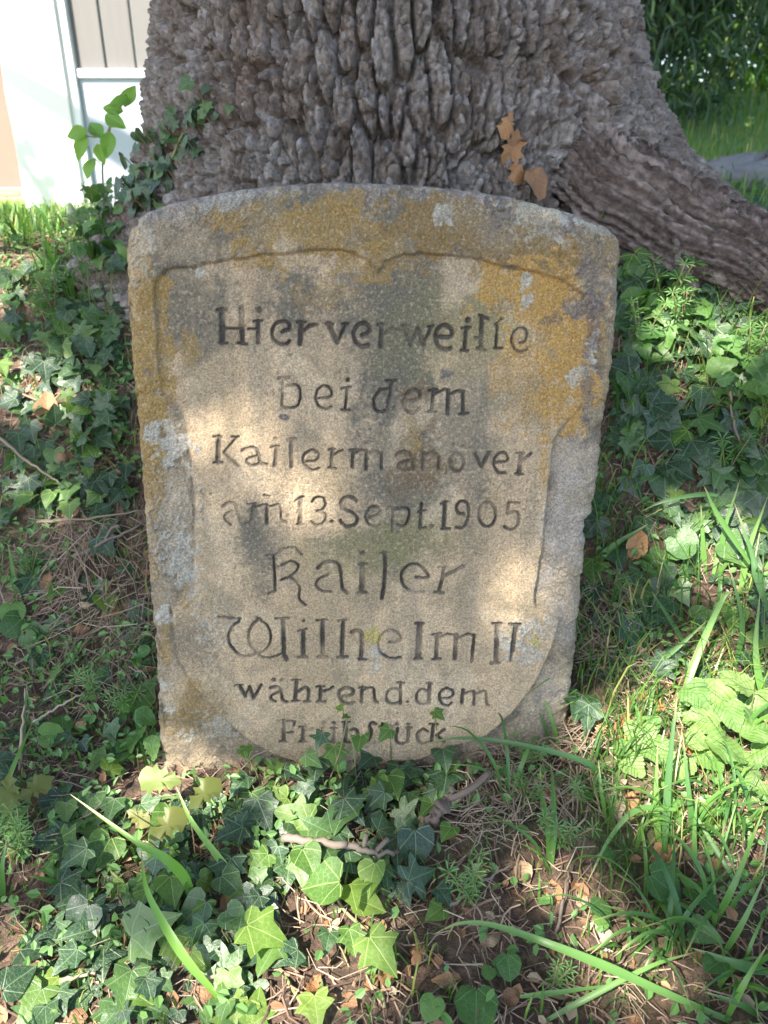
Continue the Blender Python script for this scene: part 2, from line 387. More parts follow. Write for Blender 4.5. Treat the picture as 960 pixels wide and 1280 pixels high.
# inscription: strokes traced as polylines (x, y ..., width) in the frame of a line, then cut into the stone
LINES = []
def line(x0, y0, sc, strokes): return [([(x0+p[0]*sc, y0+p[1]*sc) for p in pts], w*sc) for w, pts in strokes]
def ell(cx, cy, rx, ry, n=18): return [(cx+rx*math.cos(6.2832*k/n), cy+ry*math.sin(6.2832*k/n)) for k in range(n+1)]
def dot(x, y): return [(x-1, y), (x+1, y)]
a = .21875
L1 = line(260,370,a,[(26,[(75,80),(75,262)]),(14,[(50,80),(100,82)]),(12,[(62,266),(102,270)]),(11,[(90,187),(185,186)]),(23,[(185,66),(190,262)]),(14,[(165,270),(215,277)]),
 (24,dot(285,80)),(18,[(280,142),(280,268)]),(11,[(255,145),(305,140)]),(12,[(225,190),(280,186)]),
 (15,[(420,205),(458,190),(462,165),(440,146),(412,146),(380,162),(361,200),(368,245),(405,275),(445,275),(460,260)]),
 (23,[(530,150),(522,275)]),(12,[(505,150),(555,150)]),(16,[(545,200),(575,172),(615,165)]),
 (23,[(690,160),(735,265)]),(14,[(785,160),(738,270)]),(10,[(670,158),(715,160)]),(10,[(765,160),(800,158)]),
 (18,[(880,225),(920,205),(920,175),(895,156),(865,160),(840,185),(831,225),(845,265),(880,290),(915,285)])]) + line(460,370,a,[
 (20,[(80,165),(72,290)]),(12,[(55,165),(105,165)]),(15,[(100,215),(140,182),(185,200)]),
 (24,[(215,175),(245,280)]),(14,[(245,280),(285,190)]),(24,[(285,190),(320,275)]),(15,[(320,275),(365,175)]),(12,[(195,172),(240,172)]),(12,[(345,175),(375,172)]),
 (19,[(410,235),(470,235),(485,205),(460,172),(425,170),(395,200),(390,245),(410,290),(445,308),(475,300)]),
 (24,dot(575,138)),(17,[(565,182),(555,305)]),(12,[(540,185),(590,180)]),(13,[(535,312),(575,315)]),
 (19,[(655,118),(650,300)]),(13,[(640,110),(690,130)]),(14,[(632,300),(672,310)]),(10,[(620,240),(650,235)]),
 (12,[(745,165),(735,300)]),(12,[(735,165),(770,130)]),(9,[(725,300),(770,300)]),
 (9,[(868,270),(900,262),(915,218),(900,187),(865,185),(835,215),(825,260),(845,305),(880,322),(915,305)])])
L2 = line(330,455,.28125,[(13,[(65,65),(110,62)]),(8,[(82,70),(78,185)]),(7,[(90,100),(140,95),(160,120),(155,170),(140,190),(95,195),(78,185)]),
 (8,[(240,155),(295,145),(295,112),(265,97),(237,118),(229,155),(245,188),(278,200),(300,188)]),(15,dot(372,72)),(10,[(370,105),(360,200)]),(8,[(345,110),(385,103)]),(8,[(345,205),(380,205)]),
 (11,[(570,75),(548,205)]),(9,[(545,75),(590,72)]),(10,[(550,112),(515,118),(490,155),(493,200),(525,213),(550,200)]),
 (11,[(635,168),(690,152),(690,122),(660,115),(630,140),(620,180),(640,210),(670,215),(692,197)]),
 (10,[(735,118),(770,115)]),(12,[(755,115),(745,210)]),(10,[(758,135),(800,115),(825,118)]),(13,[(820,118),(815,220)]),(10,[(822,138),(860,120),(890,125)]),(12,[(885,125),(885,220)]),(9,[(868,222),(908,218)]),(9,[(730,210),(762,212)])])
L3 = line(260,530,a,[(21,[(65,72),(62,215)]),(12,[(35,70),(80,72)]),(13,[(42,218),(86,216)]),(10,[(165,75),(95,160)]),(13,[(95,160),(180,235)]),(9,[(140,72),(175,72)]),
 (14,[(200,150),(240,132),(285,145),(305,215),(340,225)]),(12,[(300,175),(240,190),(225,212),(255,232),(295,222)]),
 (18,dot(390,82)),(16,[(395,125),(385,235)]),(11,[(365,130),(410,122)]),(17,[(475,85),(480,240)]),(11,[(455,86),(505,78)]),
 (12,[(565,212),(620,205),(635,170),(605,147),(562,160),(545,195),(560,232),(597,258),(635,250)]),(14,[(710,145),(705,245)]),(10,[(690,145),(725,140)]),(11,[(722,170),(770,145)]),(9,[(692,245),(732,250)]),
 (14,[(830,145),(825,240)]),(10,[(810,145),(860,143)]),(10,[(835,165),(880,145),(910,152)]),(15,[(905,150),(905,250)]),(10,[(905,165),(945,147),(985,160)]),(15,[(990,160),(992,248)])]) + line(450,530,.22917,[
 (15,[(195,165),(230,147),(278,160),(292,240)]),(12,[(285,190),(220,205),(208,228),(235,245),(280,235)]),(13,[(345,150),(340,238)]),(12,[(345,168),(395,150),(428,170),(425,238)]),
 (13,ell(527,203,36,50)),(15,dot(508,112)),(15,dot(560,118)),(14,[(625,158),(658,224)]),(17,[(702,152),(660,225)]),
 (12,[(740,205),(795,198),(800,168),(772,150),(738,172),(729,222),(752,258),(787,262)]),(20,[(875,160),(862,265)]),(11,[(850,155),(892,155)]),(13,[(880,195),(930,157)]),(11,[(843,265),(882,268)])])
b_ = .20833
L4 = line(270,605,b_,[(16,[(50,125),(85,105),(122,113),(140,170),(165,235),(205,225)]),(11,[(105,152),(58,180),(68,212),(95,235)]),
 (14,[(235,110),(215,225)]),(10,[(195,112),(245,108)]),(10,[(240,132),(285,115),(315,118)]),(16,[(312,118),(310,225)]),(10,[(318,132),(375,115),(393,140),(396,200),(425,222)]),(14,dot(435,182)),(10,[(292,60),(325,66)]),
 (21,[(510,82),(508,230)]),(13,[(480,95),(525,70)]),(10,[(490,233),(527,233)]),
 (12,[(580,100),(600,76),(640,76),(660,110),(640,148),(610,156),(652,168),(662,198),(640,230),(600,238),(575,215)]),(18,dot(697,218)),
 (15,[(845,92),(820,72),(775,75),(750,105),(765,140),(820,165),(850,198),(835,235),(790,248),(755,225),(750,210)])]) + line(460,605,b_,[
 (12,[(10,195),(68,168),(66,140),(32,127),(2,148),(-14,190),(5,230),(45,245),(72,235)]),
 (14,[(150,132),(145,270)]),(9,[(125,128),(175,135)]),(12,[(160,150),(205,133),(243,145),(242,200),(215,240),(170,235)]),
 (14,[(320,110),(312,255)]),(9,[(300,162),(345,150)]),(9,[(310,258),(347,250)]),(20,dot(380,245)),
 (19,[(460,100),(452,255)]),(10,[(435,110),(475,98)]),(9,[(438,260),(487,258)]),
 (13,[(572,178),(537,162),(530,122),(560,96),(595,110),(602,160),(590,220),(560,255),(525,250)]),(16,dot(565,172)),
 (14,ell(712,175,50,72)),(11,[(840,105),(905,105)]),(12,[(840,105),(830,165)]),(14,[(830,165),(880,157),(902,188),(890,240),(855,265),(815,250)])])
L5 = line(320,670,.28125,[(8,[(55,75),(90,75),(120,52),(170,45),(205,75)]),(9,[(82,80),(90,235),(60,247)]),(8,[(115,122),(160,105),(190,122),(182,148),(150,175),(115,188)]),(8,[(155,175),(195,215),(195,270),(225,300)]),
 (11,[(275,137),(310,110),(350,110),(375,135),(385,220),(405,245)]),(8,[(322,165),(278,188),(270,215),(300,238),(335,240)]),
 (16,dot(475,68)),(18,[(475,120),(470,235)]),(9,[(458,120),(492,115)]),(10,[(453,245),(492,243)]),(12,[(570,65),(575,110),(570,200),(560,272)]),(8,[(555,68),(585,62)]),
 (10,[(710,175),(765,176),(745,140),(715,117),(672,125),(646,165),(655,210),(695,240),(745,240)]),(12,[(830,135),(830,170),(812,240)]),(8,[(812,132),(840,130)]),(13,[(836,170),(880,150),(920,128)]),(9,[(792,243),(832,245)])])
L6 = line(260,755,b_,[(12,[(70,65),(200,73)]),(13,[(195,88),(148,128),(130,180),(145,235),(190,285),(240,298),(300,282)]),(13,[(315,75),(270,115),(250,170),(260,230),(300,280)]),(8,[(300,280),(345,265),(378,215),(380,160),(355,110),(320,85)]),(9,[(300,282),(340,305),(390,305),(445,285)]),(20,[(455,80),(460,285),(475,320)]),(11,[(410,75),(490,73)]),(9,[(298,68),(325,85)]),
 (16,dot(577,88)),(19,[(575,150),(575,290)]),(11,[(545,150),(592,138)]),(15,[(550,305),(597,305)]),(19,[(690,95),(690,290)]),(12,[(655,88),(717,82)]),(14,[(665,305),(717,305)]),
 (19,[(812,95),(805,290)]),(12,[(788,88),(828,85)]),(15,[(783,308),(837,305)]),(19,[(865,158),(898,147),(925,172),(920,300)]),(14,[(908,318),(950,318)])]) + line(450,755,a,[
 (12,[(165,205),(232,197),(222,157),(182,135),(137,150),(108,195),(111,250),(145,285),(190,298),(232,293)]),(25,[(340,105),(330,290)]),(13,[(318,102),(362,98)]),(14,[(313,300),(352,300)]),
 (16,[(440,165),(432,300)]),(10,[(413,162),(462,155)]),(11,[(445,180),(500,158),(548,168)]),(19,[(547,165),(540,300)]),(11,[(550,185),(615,158),(650,168)]),(14,[(650,165),(635,315)]),(12,[(413,302),(457,300)]),
 (20,[(780,105),(772,310)]),(12,[(753,98),(802,98)]),(14,[(743,322),(790,320)]),(20,[(885,105),(865,255)]),(12,[(848,102),(912,105)]),(12,[(862,255),(855,310)])])
c_ = .17708
L7 = line(290,840,c_,[(20,[(60,80),(100,155)]),(12,[(100,155),(130,90)]),(20,[(130,90),(160,170)]),(17,[(160,170),(212,75)]),(12,[(30,78),(80,75)]),
 (22,dot(300,38)),(22,dot(358,40)),(17,[(278,97),(320,88),(347,103),(365,180),(395,195)]),(14,[(332,125),(286,150),(284,180),(312,190)]),
 (21,[(460,45),(450,180)]),(13,[(432,42),(487,40)]),(14,[(428,187),(477,187)]),(18,[(470,125),(525,92),(545,120),(540,185)]),(13,[(515,192),(557,192)]),
 (19,[(628,90),(625,185)]),(12,[(598,88),(652,88)]),(13,[(603,193),(662,195)]),(15,[(650,120),(685,110),(717,90)]),
 (19,[(785,155),(850,142),(856,108),(812,95),(767,115),(760,150),(783,190),(820,205),(862,198)]),(17,[(918,95),(915,195)]),(11,[(898,95),(950,92)])]) + line(450,840,c_,[
 (15,[(15,115),(70,95),(98,107),(105,180),(127,200)]),(18,[(285,60),(285,205)]),(13,[(262,60),(312,65)]),(14,[(280,112),(232,100),(192,130),(190,180),(220,205),(268,200)]),(11,dot(335,195)),
 (20,[(490,65),(485,205)]),(12,[(468,65),(507,68)]),(15,[(485,122),(432,106),(402,140),(400,185),(432,210),(480,200)]),
 (15,[(575,168),(645,157),(652,118),(607,95),(567,125),(560,170),(580,208),(622,217),(642,202)]),(18,[(725,110),(715,200)]),(15,[(722,140),(785,118),(801,132),(800,210)]),(15,[(805,140),(880,118),(890,200),(907,215)])])
L8 = line(290,840,c_,[(20,[(370,325),(370,465)]),(13,[(333,325),(400,322)]),(13,[(395,325),(450,330),(442,360)]),(14,[(375,410),(432,408)]),(13,[(343,470),(387,470)]),
 (18,[(508,370),(505,465)]),(12,[(483,370),(527,368)]),(14,[(520,392),(577,385)]),(13,[(483,472),(527,472)]),
 (22,dot(652,337)),(22,dot(722,340)),(18,[(645,375),(640,440),(675,478),(715,470)]),(18,[(725,375),(720,480)]),(12,[(623,375),(662,375)]),(12,[(703,375),(747,375)]),
 (24,[(805,337),(800,475)]),(13,[(782,335),(832,335)]),(18,[(815,405),(868,385),(890,412),(880,480)]),(14,[(783,477),(837,480)])]) + line(450,840,c_,[
 (18,[(60,460),(80,400),(70,365),(85,340),(112,350)]),(16,[(160,345),(150,460)]),(12,[(138,367),(187,365)]),(20,dot(262,350)),(20,dot(340,350)),(16,[(265,380),(255,460),(288,485),(322,478)]),(18,[(345,375),(335,475)]),(12,[(323,378),(367,375)]),
 (16,[(477,402),(440,386),(406,420),(410,465),(440,488),(475,482)]),(18,[(515,355),(505,480)]),(12,[(488,350),(547,350)]),(17,[(592,390),(540,430),(592,475)])])
def smooth_px(pts):
    if len(pts) < 4: return pts
    return [(p.x, p.y) for p in catmull([(x,y,0) for x,y in pts], 4)]
cut = np.zeros(U2.shape); lid = np.full(U2.shape, -1, np.int8)
u0g = U2.mean(); row_v = V2[:, NU//2]
for li, strokes in enumerate((L1,L2,L3,L4,L5,L6,L7,L8)):
    for pts, w in strokes:
        sp = uvs(smooth_px(pts)); sc = uv_of(pts[0][0]+10, pts[0][1])[0]-uv_of(pts[0][0], pts[0][1])[0]
        hw = max(w*sc/10*.86, .0021)
        lo = sp.min(0)-hw-.004; hi = sp.max(0)+hw+.004
        r0, r1 = np.searchsorted(V2[:,NU//2], [lo[1]-.012, hi[1]+.012])
        m = slice(max(r0,0), r1)
        cm = (U2[m] > lo[0]) & (U2[m] < hi[0]) & (V2[m] > lo[1]) & (V2[m] < hi[1])
        X = U2[m][cm]+.0007*noise(U2[m][cm]*160, V2[m][cm]*160, 51); Y = V2[m][cm]+.0007*noise(U2[m][cm]*160, V2[m][cm]*160, 52); d = np.full(X.shape, 9.)
        for i in range(len(sp)-1):
            dx, dy = sp[i+1]-sp[i]; h = np.clip(((X-sp[i,0])*dx+(Y-sp[i,1])*dy)/(dx*dx+dy*dy+1e-12), 0, 1)
            d = np.minimum(d, np.hypot(X-sp[i,0]-h*dx, Y-sp[i,1]-h*dy))
        val = np.clip((hw-d)/max(hw*.75, .0016), -.4, 1)
        sub = cut[m]; ls_ = lid[m]; old = sub[cm]; sub[cm] = np.maximum(old, np.clip(val, 0, 1)); lv = ls_[cm]; lv[val > .05] = li; ls_[cm] = lv
        cut[m] = sub; lid[m] = ls_
wear = ss(-.75, .35, fbm(U2*22, V2*22, 3, 61))
# the weathered word in the third line is nearly gone
pu, pv = uv_of(545, 560); weath = np.exp(-(((U2-pu)/.075)**2+((V2-pv)/.03)**2)); pu, pv = uv_of(345, 575); weath += .6*np.exp(-(((U2-pu)/.09)**2+((V2-pv)/.03)**2))
wear = wear*(1-.72*np.clip(weath, 0, 1))
cutd = cut*(.35+.65*wear)

rr = .016
edge = np.where(dE < rr, -(rr-np.sqrt(np.maximum(rr*rr-(rr-np.clip(dE,0,rr))**2, 0))), 0)
vn = V2/.7
H = edge + (-.0065+.0145*ss(.86, .60, vn))*ss(-.0022, .0022, sd)
H -= .0020*np.exp(-(sd/.0024)**2)*(.05+1.1*ss(-.1,.55,noise(U2*11,V2*11,33)))
H += .0016*fbm(U2*9, V2*9, 3, 71)+.0011*fbm(U2*55, V2*55, 3, 72)*np.where(sd>0,.6,1.3)
H -= .0022*ss(.45, .75, noise(U2*190, V2*190, 73))*ss(-.2,.5,noise(U2*12,V2*12,74))
chip = ss(.25,.55,fbm(U2*30,V2*30,2,75))*ss(.028,.004,dE); H -= .006*chip
H -= .0056*cutd

# colours of sandstone, lichen, old stains and darker patches
FLD = {f: fbm(U2*f, V2*f, 4, 900+f) for f in (26, 34, 60, 70, 120)}
def mask(cx, cy, rx, ry, seed, edge_=.5, f=26, amp=.55):
    cu, cv = uv_of(cx, cy); s_ = .00104
    q = np.hypot((U2-cu)/(rx*s_), (V2-cv)/(ry*s_)) + .30*np.roll(FLD[120], (seed*11 % NV, seed*29 % NU), (0,1)) + amp*np.roll(FLD[f], (seed*37 % NV, seed*53 % NU), (0,1))
    return 1-ss(1-edge_*.5, 1+edge_*.5, q)
SPK = fbm(U2*210, V2*210, 2, 93)
C = np.empty(U2.shape+(3,)); C[:] = (.50,.378,.24)
def paint(m_, col, k=1.):
    m_ = np.clip(m_*k, 0, 1)[...,None]; C[:] = C*(1-m_)+np.array(col)*m_
n0 = fbm(U2*7, V2*7, 5, 81); n1 = fbm(U2*30, V2*30, 4, 82)
paint(ss(.1,.7,n0), (.54,.425,.28), .8); paint(ss(.05,.6,-n0), (.35,.27,.165), .7)
paint(ss(.2,.8,n1), (.27,.22,.15), .5)
streak = fbm(U2*26, V2*3.2, 4, 83)
paint(ss(.1,.7,streak)*ss(.02,.25,V2), (.25,.215,.155), .5)
border = ss(.004,-.004,sd)
paint(border, (.26,.215,.15), .8); paint(border*ss(-.15,.45,n1), (.13,.112,.085), .78)
top = ss(.034,.0,vtop[None,:]-V2+.012*fbm(U2*40,V2*40,3,96)); paint(top, (.34,.30,.29), .8); paint(top*ss(-.1,.35,fbm(U2*45,V2*45,4,99)), (.13,.115,.11), .75); paint(top*ss(.0,.4,SPK), (.15,.13,.125), .6)  # lilac-grey top edge puts sky light into the colour; dark mottling is dirt
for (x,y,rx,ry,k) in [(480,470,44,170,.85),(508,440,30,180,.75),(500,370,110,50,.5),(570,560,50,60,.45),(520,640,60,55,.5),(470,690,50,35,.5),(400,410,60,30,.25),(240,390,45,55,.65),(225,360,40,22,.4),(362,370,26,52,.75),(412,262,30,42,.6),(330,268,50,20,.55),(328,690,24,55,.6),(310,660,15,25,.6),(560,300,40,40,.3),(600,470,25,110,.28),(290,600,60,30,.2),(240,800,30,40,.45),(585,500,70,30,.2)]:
    paint(mask(x,y,rx,ry,100+x,1.1)*(.75+.25*ss(-.4,.4,SPK)), (.125,.117,.092), min(1,k*1.45))  # dark blotches, strongest down the middle of the face
for (x,y,rx,ry,k) in [(470,690,55,30,.6),(530,660,40,30,.5),(380,690,20,25,.3),(610,400,60,40,.35),(560,420,80,60,.3),(440,880,60,20,.15)]:
    paint(mask(x,y,rx,ry,200+x,1.2), (.20,.19,.075), k)
for (x,y,rx,ry,k,c) in [(182,420,28,85,1.,0),(180,520,24,55,1.,0),(172,350,16,40,.8,0),(188,610,14,40,.8,0),(300,272,30,12,.7,0),(380,285,75,34,.9,0),(430,252,24,12,.7,0),(330,322,50,10,.6,0),(470,320,40,22,.8,0),(530,285,45,35,.85,1),(620,290,55,34,.8,1),(690,320,50,26,.95,1),(700,420,45,70,1.,2),(670,365,60,35,1.,2),(720,470,26,60,.95,2),(680,510,22,38,.8,2),(655,470,30,60,.5,2),(740,310,30,26,.6,1),(765,320,12,25,.6,1),(236,440,10,28,.7,0),(405,365,28,16,.35,0),(520,520,18,52,.75,3),(528,582,34,24,.8,3),(500,600,18,26,.4,3),(512,545,10,26,.75,0),(195,600,12,30,.6,0),(190,700,10,40,.6,0),(205,790,10,40,.6,0),(240,870,34,26,.7,0),(225,905,30,22,.5,0),(268,880,14,12,.6,0),(680,590,7,20,.6,2),(467,790,9,12,.8,4),(668,798,8,10,.7,4),(192,640,8,14,.6,0),(235,745,10,10,.6,0),(750,420,14,30,.35,0),(760,520,10,50,.4,0)]:
    col = [(.30,.20,.065),(.22,.145,.05),(.40,.245,.07),(.16,.11,.06),(.42,.36,.10)][c]
    ml = mask(x,y,rx,ry,300+x+y,.3,34,.8); paint(ml*(.7+.3*ss(-.5,.2,SPK)), col, k); H += .0007*ml*(1+SPK)
for (x,y,rx,ry,k) in [(660,268,36,12,1),(705,280,44,13,1),(745,288,26,11,1),(668,262,28,8,1),(630,262,12,8,1),(553,266,12,8,.95),(548,272,6,6,.9),(240,262,40,18,.5),(175,300,14,30,.55),(290,250,40,12,.5),(660,375,10,8,.9),(660,350,9,7,.9),(725,385,16,10,.5),(745,345,24,30,.6),(742,430,6,16,.9),(722,470,12,9,.8),(215,560,22,24,.8),(222,640,24,50,.8),(205,690,24,40,.8),(228,700,16,36,.7),(206,770,12,10,.9),(205,855,10,8,.9),(210,888,8,8,.9),(192,535,9,10,.9),(248,340,6,8,.9),(640,800,20,14,.85),(665,780,22,14,.6),(475,815,14,9,.8),(470,835,10,8,.6),(660,820,16,10,.6),(240,730,12,20,.6),(280,905,20,20,.4),(560,860,8,30,.3),(720,700,20,60,.5),(700,660,22,40,.45),(270,780,20,30,.35),(235,920,12,8,.6)]:
    big = rx*ry > 700; H += .0014*mask(x,y,rx,ry,500+x+y,.4,120 if big else 60,1.25)*(.6+SPK); paint(mask(x,y,rx,ry,500+x+y,.4,120 if big else 60,1.25), (.40,.39,.34) if big else (.44,.44,.39), k*.85*(ss(-.35,.35,SPK) if big else 1))
for (x,y,rx,ry,k) in [(708,650,30,70,.6),(700,740,26,60,.5),(720,590,26,50,.35),(690,870,30,40,.35)]:
    paint(mask(x,y,rx,ry,700+x,.9), (.40,.365,.33), k)
for (x,y,rx,ry,k) in [(625,268,14,26,.85),(612,282,10,16,.7),(742,330,14,40,.7),(700,285,22,7,.7),(730,385,18,12,.7),(742,400,8,40,.6),(355,522,5,4,1.),(557,468,7,5,.9),(690,400,12,8,.5),(735,500,6,40,.6)]:
    paint(mask(x,y,rx,ry,800+x+y,.5,70,1.), (.12,.105,.11), k)
spk = ss(.42,.7,noise(U2*330,V2*330,91))*ss(-.3,.5,fbm(U2*9,V2*9,3,92)); paint(ss(.15,.75,fbm(U2*13,V2*13,4,97)), (.26,.215,.14), .55); paint(ss(.3,.8,fbm(U2*16+5,V2*11,4,98)), (.56,.45,.31), .5); paint(spk, (.13,.11,.085), .75); paint(ss(.25,.6,SPK)*ss(-.2,.6,fbm(U2*6,V2*6,3,94)), (.17,.145,.105), .55); paint(ss(.3,.7,-SPK), (.55,.46,.34), .35)
# remains of dark paint and dirt in the letters
lp = ss(.05,.55,cut)*(.42+.52*wear); paint(lp, (.075,.066,.058), 1.)
paint(ss(.006,.0,np.abs(sd))*ss(.1,.6,noise(U2*20,V2*20,95)), (.16,.14,.11), .45)  # groove shade painted into the colour along the panel outline
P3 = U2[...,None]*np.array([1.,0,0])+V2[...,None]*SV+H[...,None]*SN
THK = .125
# sides: rings going back from the front's rim
rim = np.concatenate([np.stack([np.arange(NV), np.zeros(NV,int)],1), np.stack([np.full(NU-2,NV-1), np.arange(1,NU-1)],1), np.stack([np.arange(NV)[::-1], np.full(NV,NU-1)],1)])
rimi = rim[:,0]*NU+rim[:,1]
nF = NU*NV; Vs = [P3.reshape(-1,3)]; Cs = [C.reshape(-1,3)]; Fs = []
front_idx = np.arange(nF).reshape(NV,NU)
FQ = np.stack([front_idx[:-1,:-1], front_idx[:-1,1:], front_idx[1:,1:], front_idx[1:,:-1]], -1).reshape(-1,4)
prev = rimi; base = nF; rp = P3.reshape(-1,3)[rimi]; cen = np.array([.0,0,0])+SV*.35; m_ = len(rimi)
for k in range(1, 13):
    dpt = (THK-.016)*k/12; arc = np.linspace(0, 1, m_)*2.1
    jit = .0028*noise(arc*40, arc*0+dpt*60, 131)+.0015*noise(arc*120, arc*0+dpt*150, 132)
    out = rp-cen; out = out-np.outer(out@SN, SN); out /= np.linalg.norm(out,axis=1)[:,None]
    shrink = -(.014*max(0,(k-9)/3)**2)
    ring = rp-SN*dpt+out*(jit[:,None]+shrink)
    Vs.append(ring)
    cn = ss(-.5,.5,noise(arc*30, arc*0+dpt*40, 133))[:,None]
    Cs.append(np.array([.30,.26,.22])*(1-cn)+np.array([.40,.37,.34])*cn)
    cur = np.arange(base, base+m_); Fs.append(np.stack([prev[:-1], cur[:-1], cur[1:], prev[1:]],1)[:, ::-1]); prev = cur; base += m_
cb = rp.mean(0)-SN*THK; Vs.append(cb[None]); Cs.append(np.array([[.3,.26,.2]]))
Fs.append(np.stack([prev[:-1], np.full(m_-1, base), prev[1:]],1)[:, ::-1])
Vs = np.concatenate(Vs); Cs = np.concatenate(Cs)
fl = lid.reshape(-1)[FQ]; flid = np.where((fl >= 0).sum(1) >= 3, fl.max(1), -1)
fpan = (sd.reshape(-1)[FQ] > 0).sum(1) >= 3
stone = empty('memorial_stone', (0,0,0), 'weathered sandstone memorial stone with carved German inscription, leaning before the oak', 'memorial stone')
def submesh(name, faces, parent, label=None):
    u_ = np.unique(np.concatenate([f.ravel() for f in faces])); mp = np.full(len(Vs), -1); mp[u_] = np.arange(len(u_))
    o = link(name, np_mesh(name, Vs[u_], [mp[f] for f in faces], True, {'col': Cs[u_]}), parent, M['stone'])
    if label: o['label'] = label
    return o
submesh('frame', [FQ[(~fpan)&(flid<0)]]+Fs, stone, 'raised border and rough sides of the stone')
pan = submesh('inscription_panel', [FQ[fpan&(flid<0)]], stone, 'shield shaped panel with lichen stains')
for li, txt in enumerate(['Hier verweilte','bei dem','Kaiser manöver','am 13. Sept. 1905','Kaiser','Wilhelm II','während dem','Frühstück']):
    f = FQ[flid == li]
    if len(f):
        o = submesh('inscription_line', [f], pan, 'carved line reading '+txt)

# ------------------------------------------------------------------ the oak
oak = empty('oak_tree', (TX, TY, float(G(TX, TY, False))), 'huge old oak with deeply furrowed grey bark behind the stone', 'tree')
th = np.concatenate([np.linspace(-math.pi-.15, .35, 640), np.linspace(.35, math.pi-.15, 90)[1:]])     # camera side is -pi/2
zr = np.concatenate([np.linspace(.05, .45, 36)[:-1], np.linspace(.45, 1.25, 330), np.linspace(1.25, 3.6, 80)[1:]])
TH, ZR = np.meshgrid(th, zr)
def adiff(a, b): return (a-b+math.pi) % (2*math.pi)-math.pi
def lobe(phi, w, a, z0, h): return a*np.exp(-(adiff(TH, phi)/w)**2)*np.exp(-np.clip((ZR-z0)/h, -.45, 9))
Rad = TR*(1.0-.03*(ZR-1)) + .05*np.exp(-(np.clip(ZR,.55,9)-.6)/.22) + .02*np.cos(3*TH+1)+.012*np.cos(5*TH+2)
Rad += np.clip(lobe(R(0), .50, .41, .66, .21)-.045, 0, 9)+np.clip(lobe(R(-34), .20, .26, .60, .20)-.03, 0, 9)+lobe(R(-62), .26, .05, .62, .15)
Rad += lobe(R(192), .38, .13, .66, .17)+lobe(R(232), .25, .04, .62, .15)+lobe(R(90), .6, .2, .6, .2)
arc = TH*.5; TA = TH*Rad
root_m = np.clip(lobe(R(-8), .55, 1., .58, .22), 0, 1)
low = ss(.86, .66, ZR+.10*noise(arc*4, ZR*3, 140))*(1-root_m)
wx = .012*fbm(arc*9, ZR*5, 3, 141); wz = .02*fbm(arc*10, ZR*7, 3, 142)
def plates(x, y, seed, lo, hi):
    f1, f2, i_ = worley(x, y, seed); return ss(lo, hi, f2-f1), i_
A_, idv = plates((arc+wx)*29, (ZR+wz)*8.5, 143, .03, .24)          # long broken plates
A2, idx_ = plates((arc+wx)*36+7, (ZR+wz)*25, 163, .03, .26)        # short blocks
B_, idw = plates((arc+wx)*66, (ZR+wz)*48, 144, .0, .30)
Cc, idq = plates((arc+wx*1.5)*95, (ZR+wz)*75, 145, .0, .45)
RX = TA*24+.5*noise(TA*9, Rad*7, 157); RY = Rad*4.5+(1.2-ZR)*5
Rp, idr = plates(RX, RY, 164, .03, .27); Rp2, idr2 = plates(TA*58+.5*noise(TA*20,Rad*9,167), RY*2.6, 165, .0, .4)
strk = Rp; crust = fbm(TA*75, ZR*65+Rad*40, 3, 156, .7)
Hb = (1-low)*(.042*A_*(.6+.4*idv)+.014*A2*idx_) + low*(.028*A_*(.5+.5*idv)+.022*A2*(.35+.65*idx_)) + .010*B_*(.3+.7*idw) + .006*Cc*idq
Hr = .040*Rp*(.45+.55*idr)+.018*Rp2*(.3+.7*idr2)
Hb = Hb*(1-root_m)+Hr*root_m + .003*crust + .010*fbm(arc*6, ZR*6, 3, 146)
Rb = Rad+Hb-.034
TV = np.stack([TX+np.cos(TH)*Rb, TY+np.sin(TH)*Rb, ZR+.006*(B_-.5)], -1)
lich = ss(.0,.6,fbm(arc*7, ZR*7, 4, 150)); brown = ss(.15,.7,fbm(arc*9+4, ZR*5, 4, 152))
TC = np.empty(TV.shape); TC[:] = (.225,.185,.152)
def tp(m_, c): 
    m_ = np.clip(m_,0,1)[...,None]; TC[:] = TC*(1-m_)+np.array(c)*m_
tp(lich*.8, (.33,.302,.27)); tp(brown*.6, (.22,.155,.118)); tp(root_m*.75, (.20,.155,.13)); tp(root_m*ss(.3,.9,.6*idr+.5*fbm(TA*60, Rad*6+ZR*4, 4, 158, .65)+.2)*.6, (.42,.36,.32))
tp(ss(.5,.8,idq*.6+.5*fbm(arc*12,ZR*12,3,153)+.2)*.5*(1-root_m), (.47,.45,.44))
tp(ss(.45,.95,idv)*.45*(1-root_m), (.35,.318,.285)); tp(ss(.55,.1,idx_)*.35*(1-root_m), (.19,.15,.13)); tp(ss(.5,1.,idq)*.25, (.42,.40,.39)); tp(root_m*ss(.5,.1,idr2)*.4, (.17,.125,.105))
moss = ss(.15,.6,fbm(arc*8, ZR*8, 4, 154))*ss(.80,.62,ZR)*np.exp(-(adiff(TH,R(238))/.5)**2); tp(moss*.8, (.11,.11,.035))
nz, nt = TV.shape[:2]; J = np.arange(nz*nt).reshape(nz, nt); Jn = np.roll(J, -1, 1)
TQ = np.stack([J[:-1], Jn[:-1], Jn[1:], J[1:]], -1).reshape(-1, 4)
link('trunk', np_mesh('trunk', TV.reshape(-1,3), [TQ], True, {'col': TC.reshape(-1,3)}), oak, M['bark'])
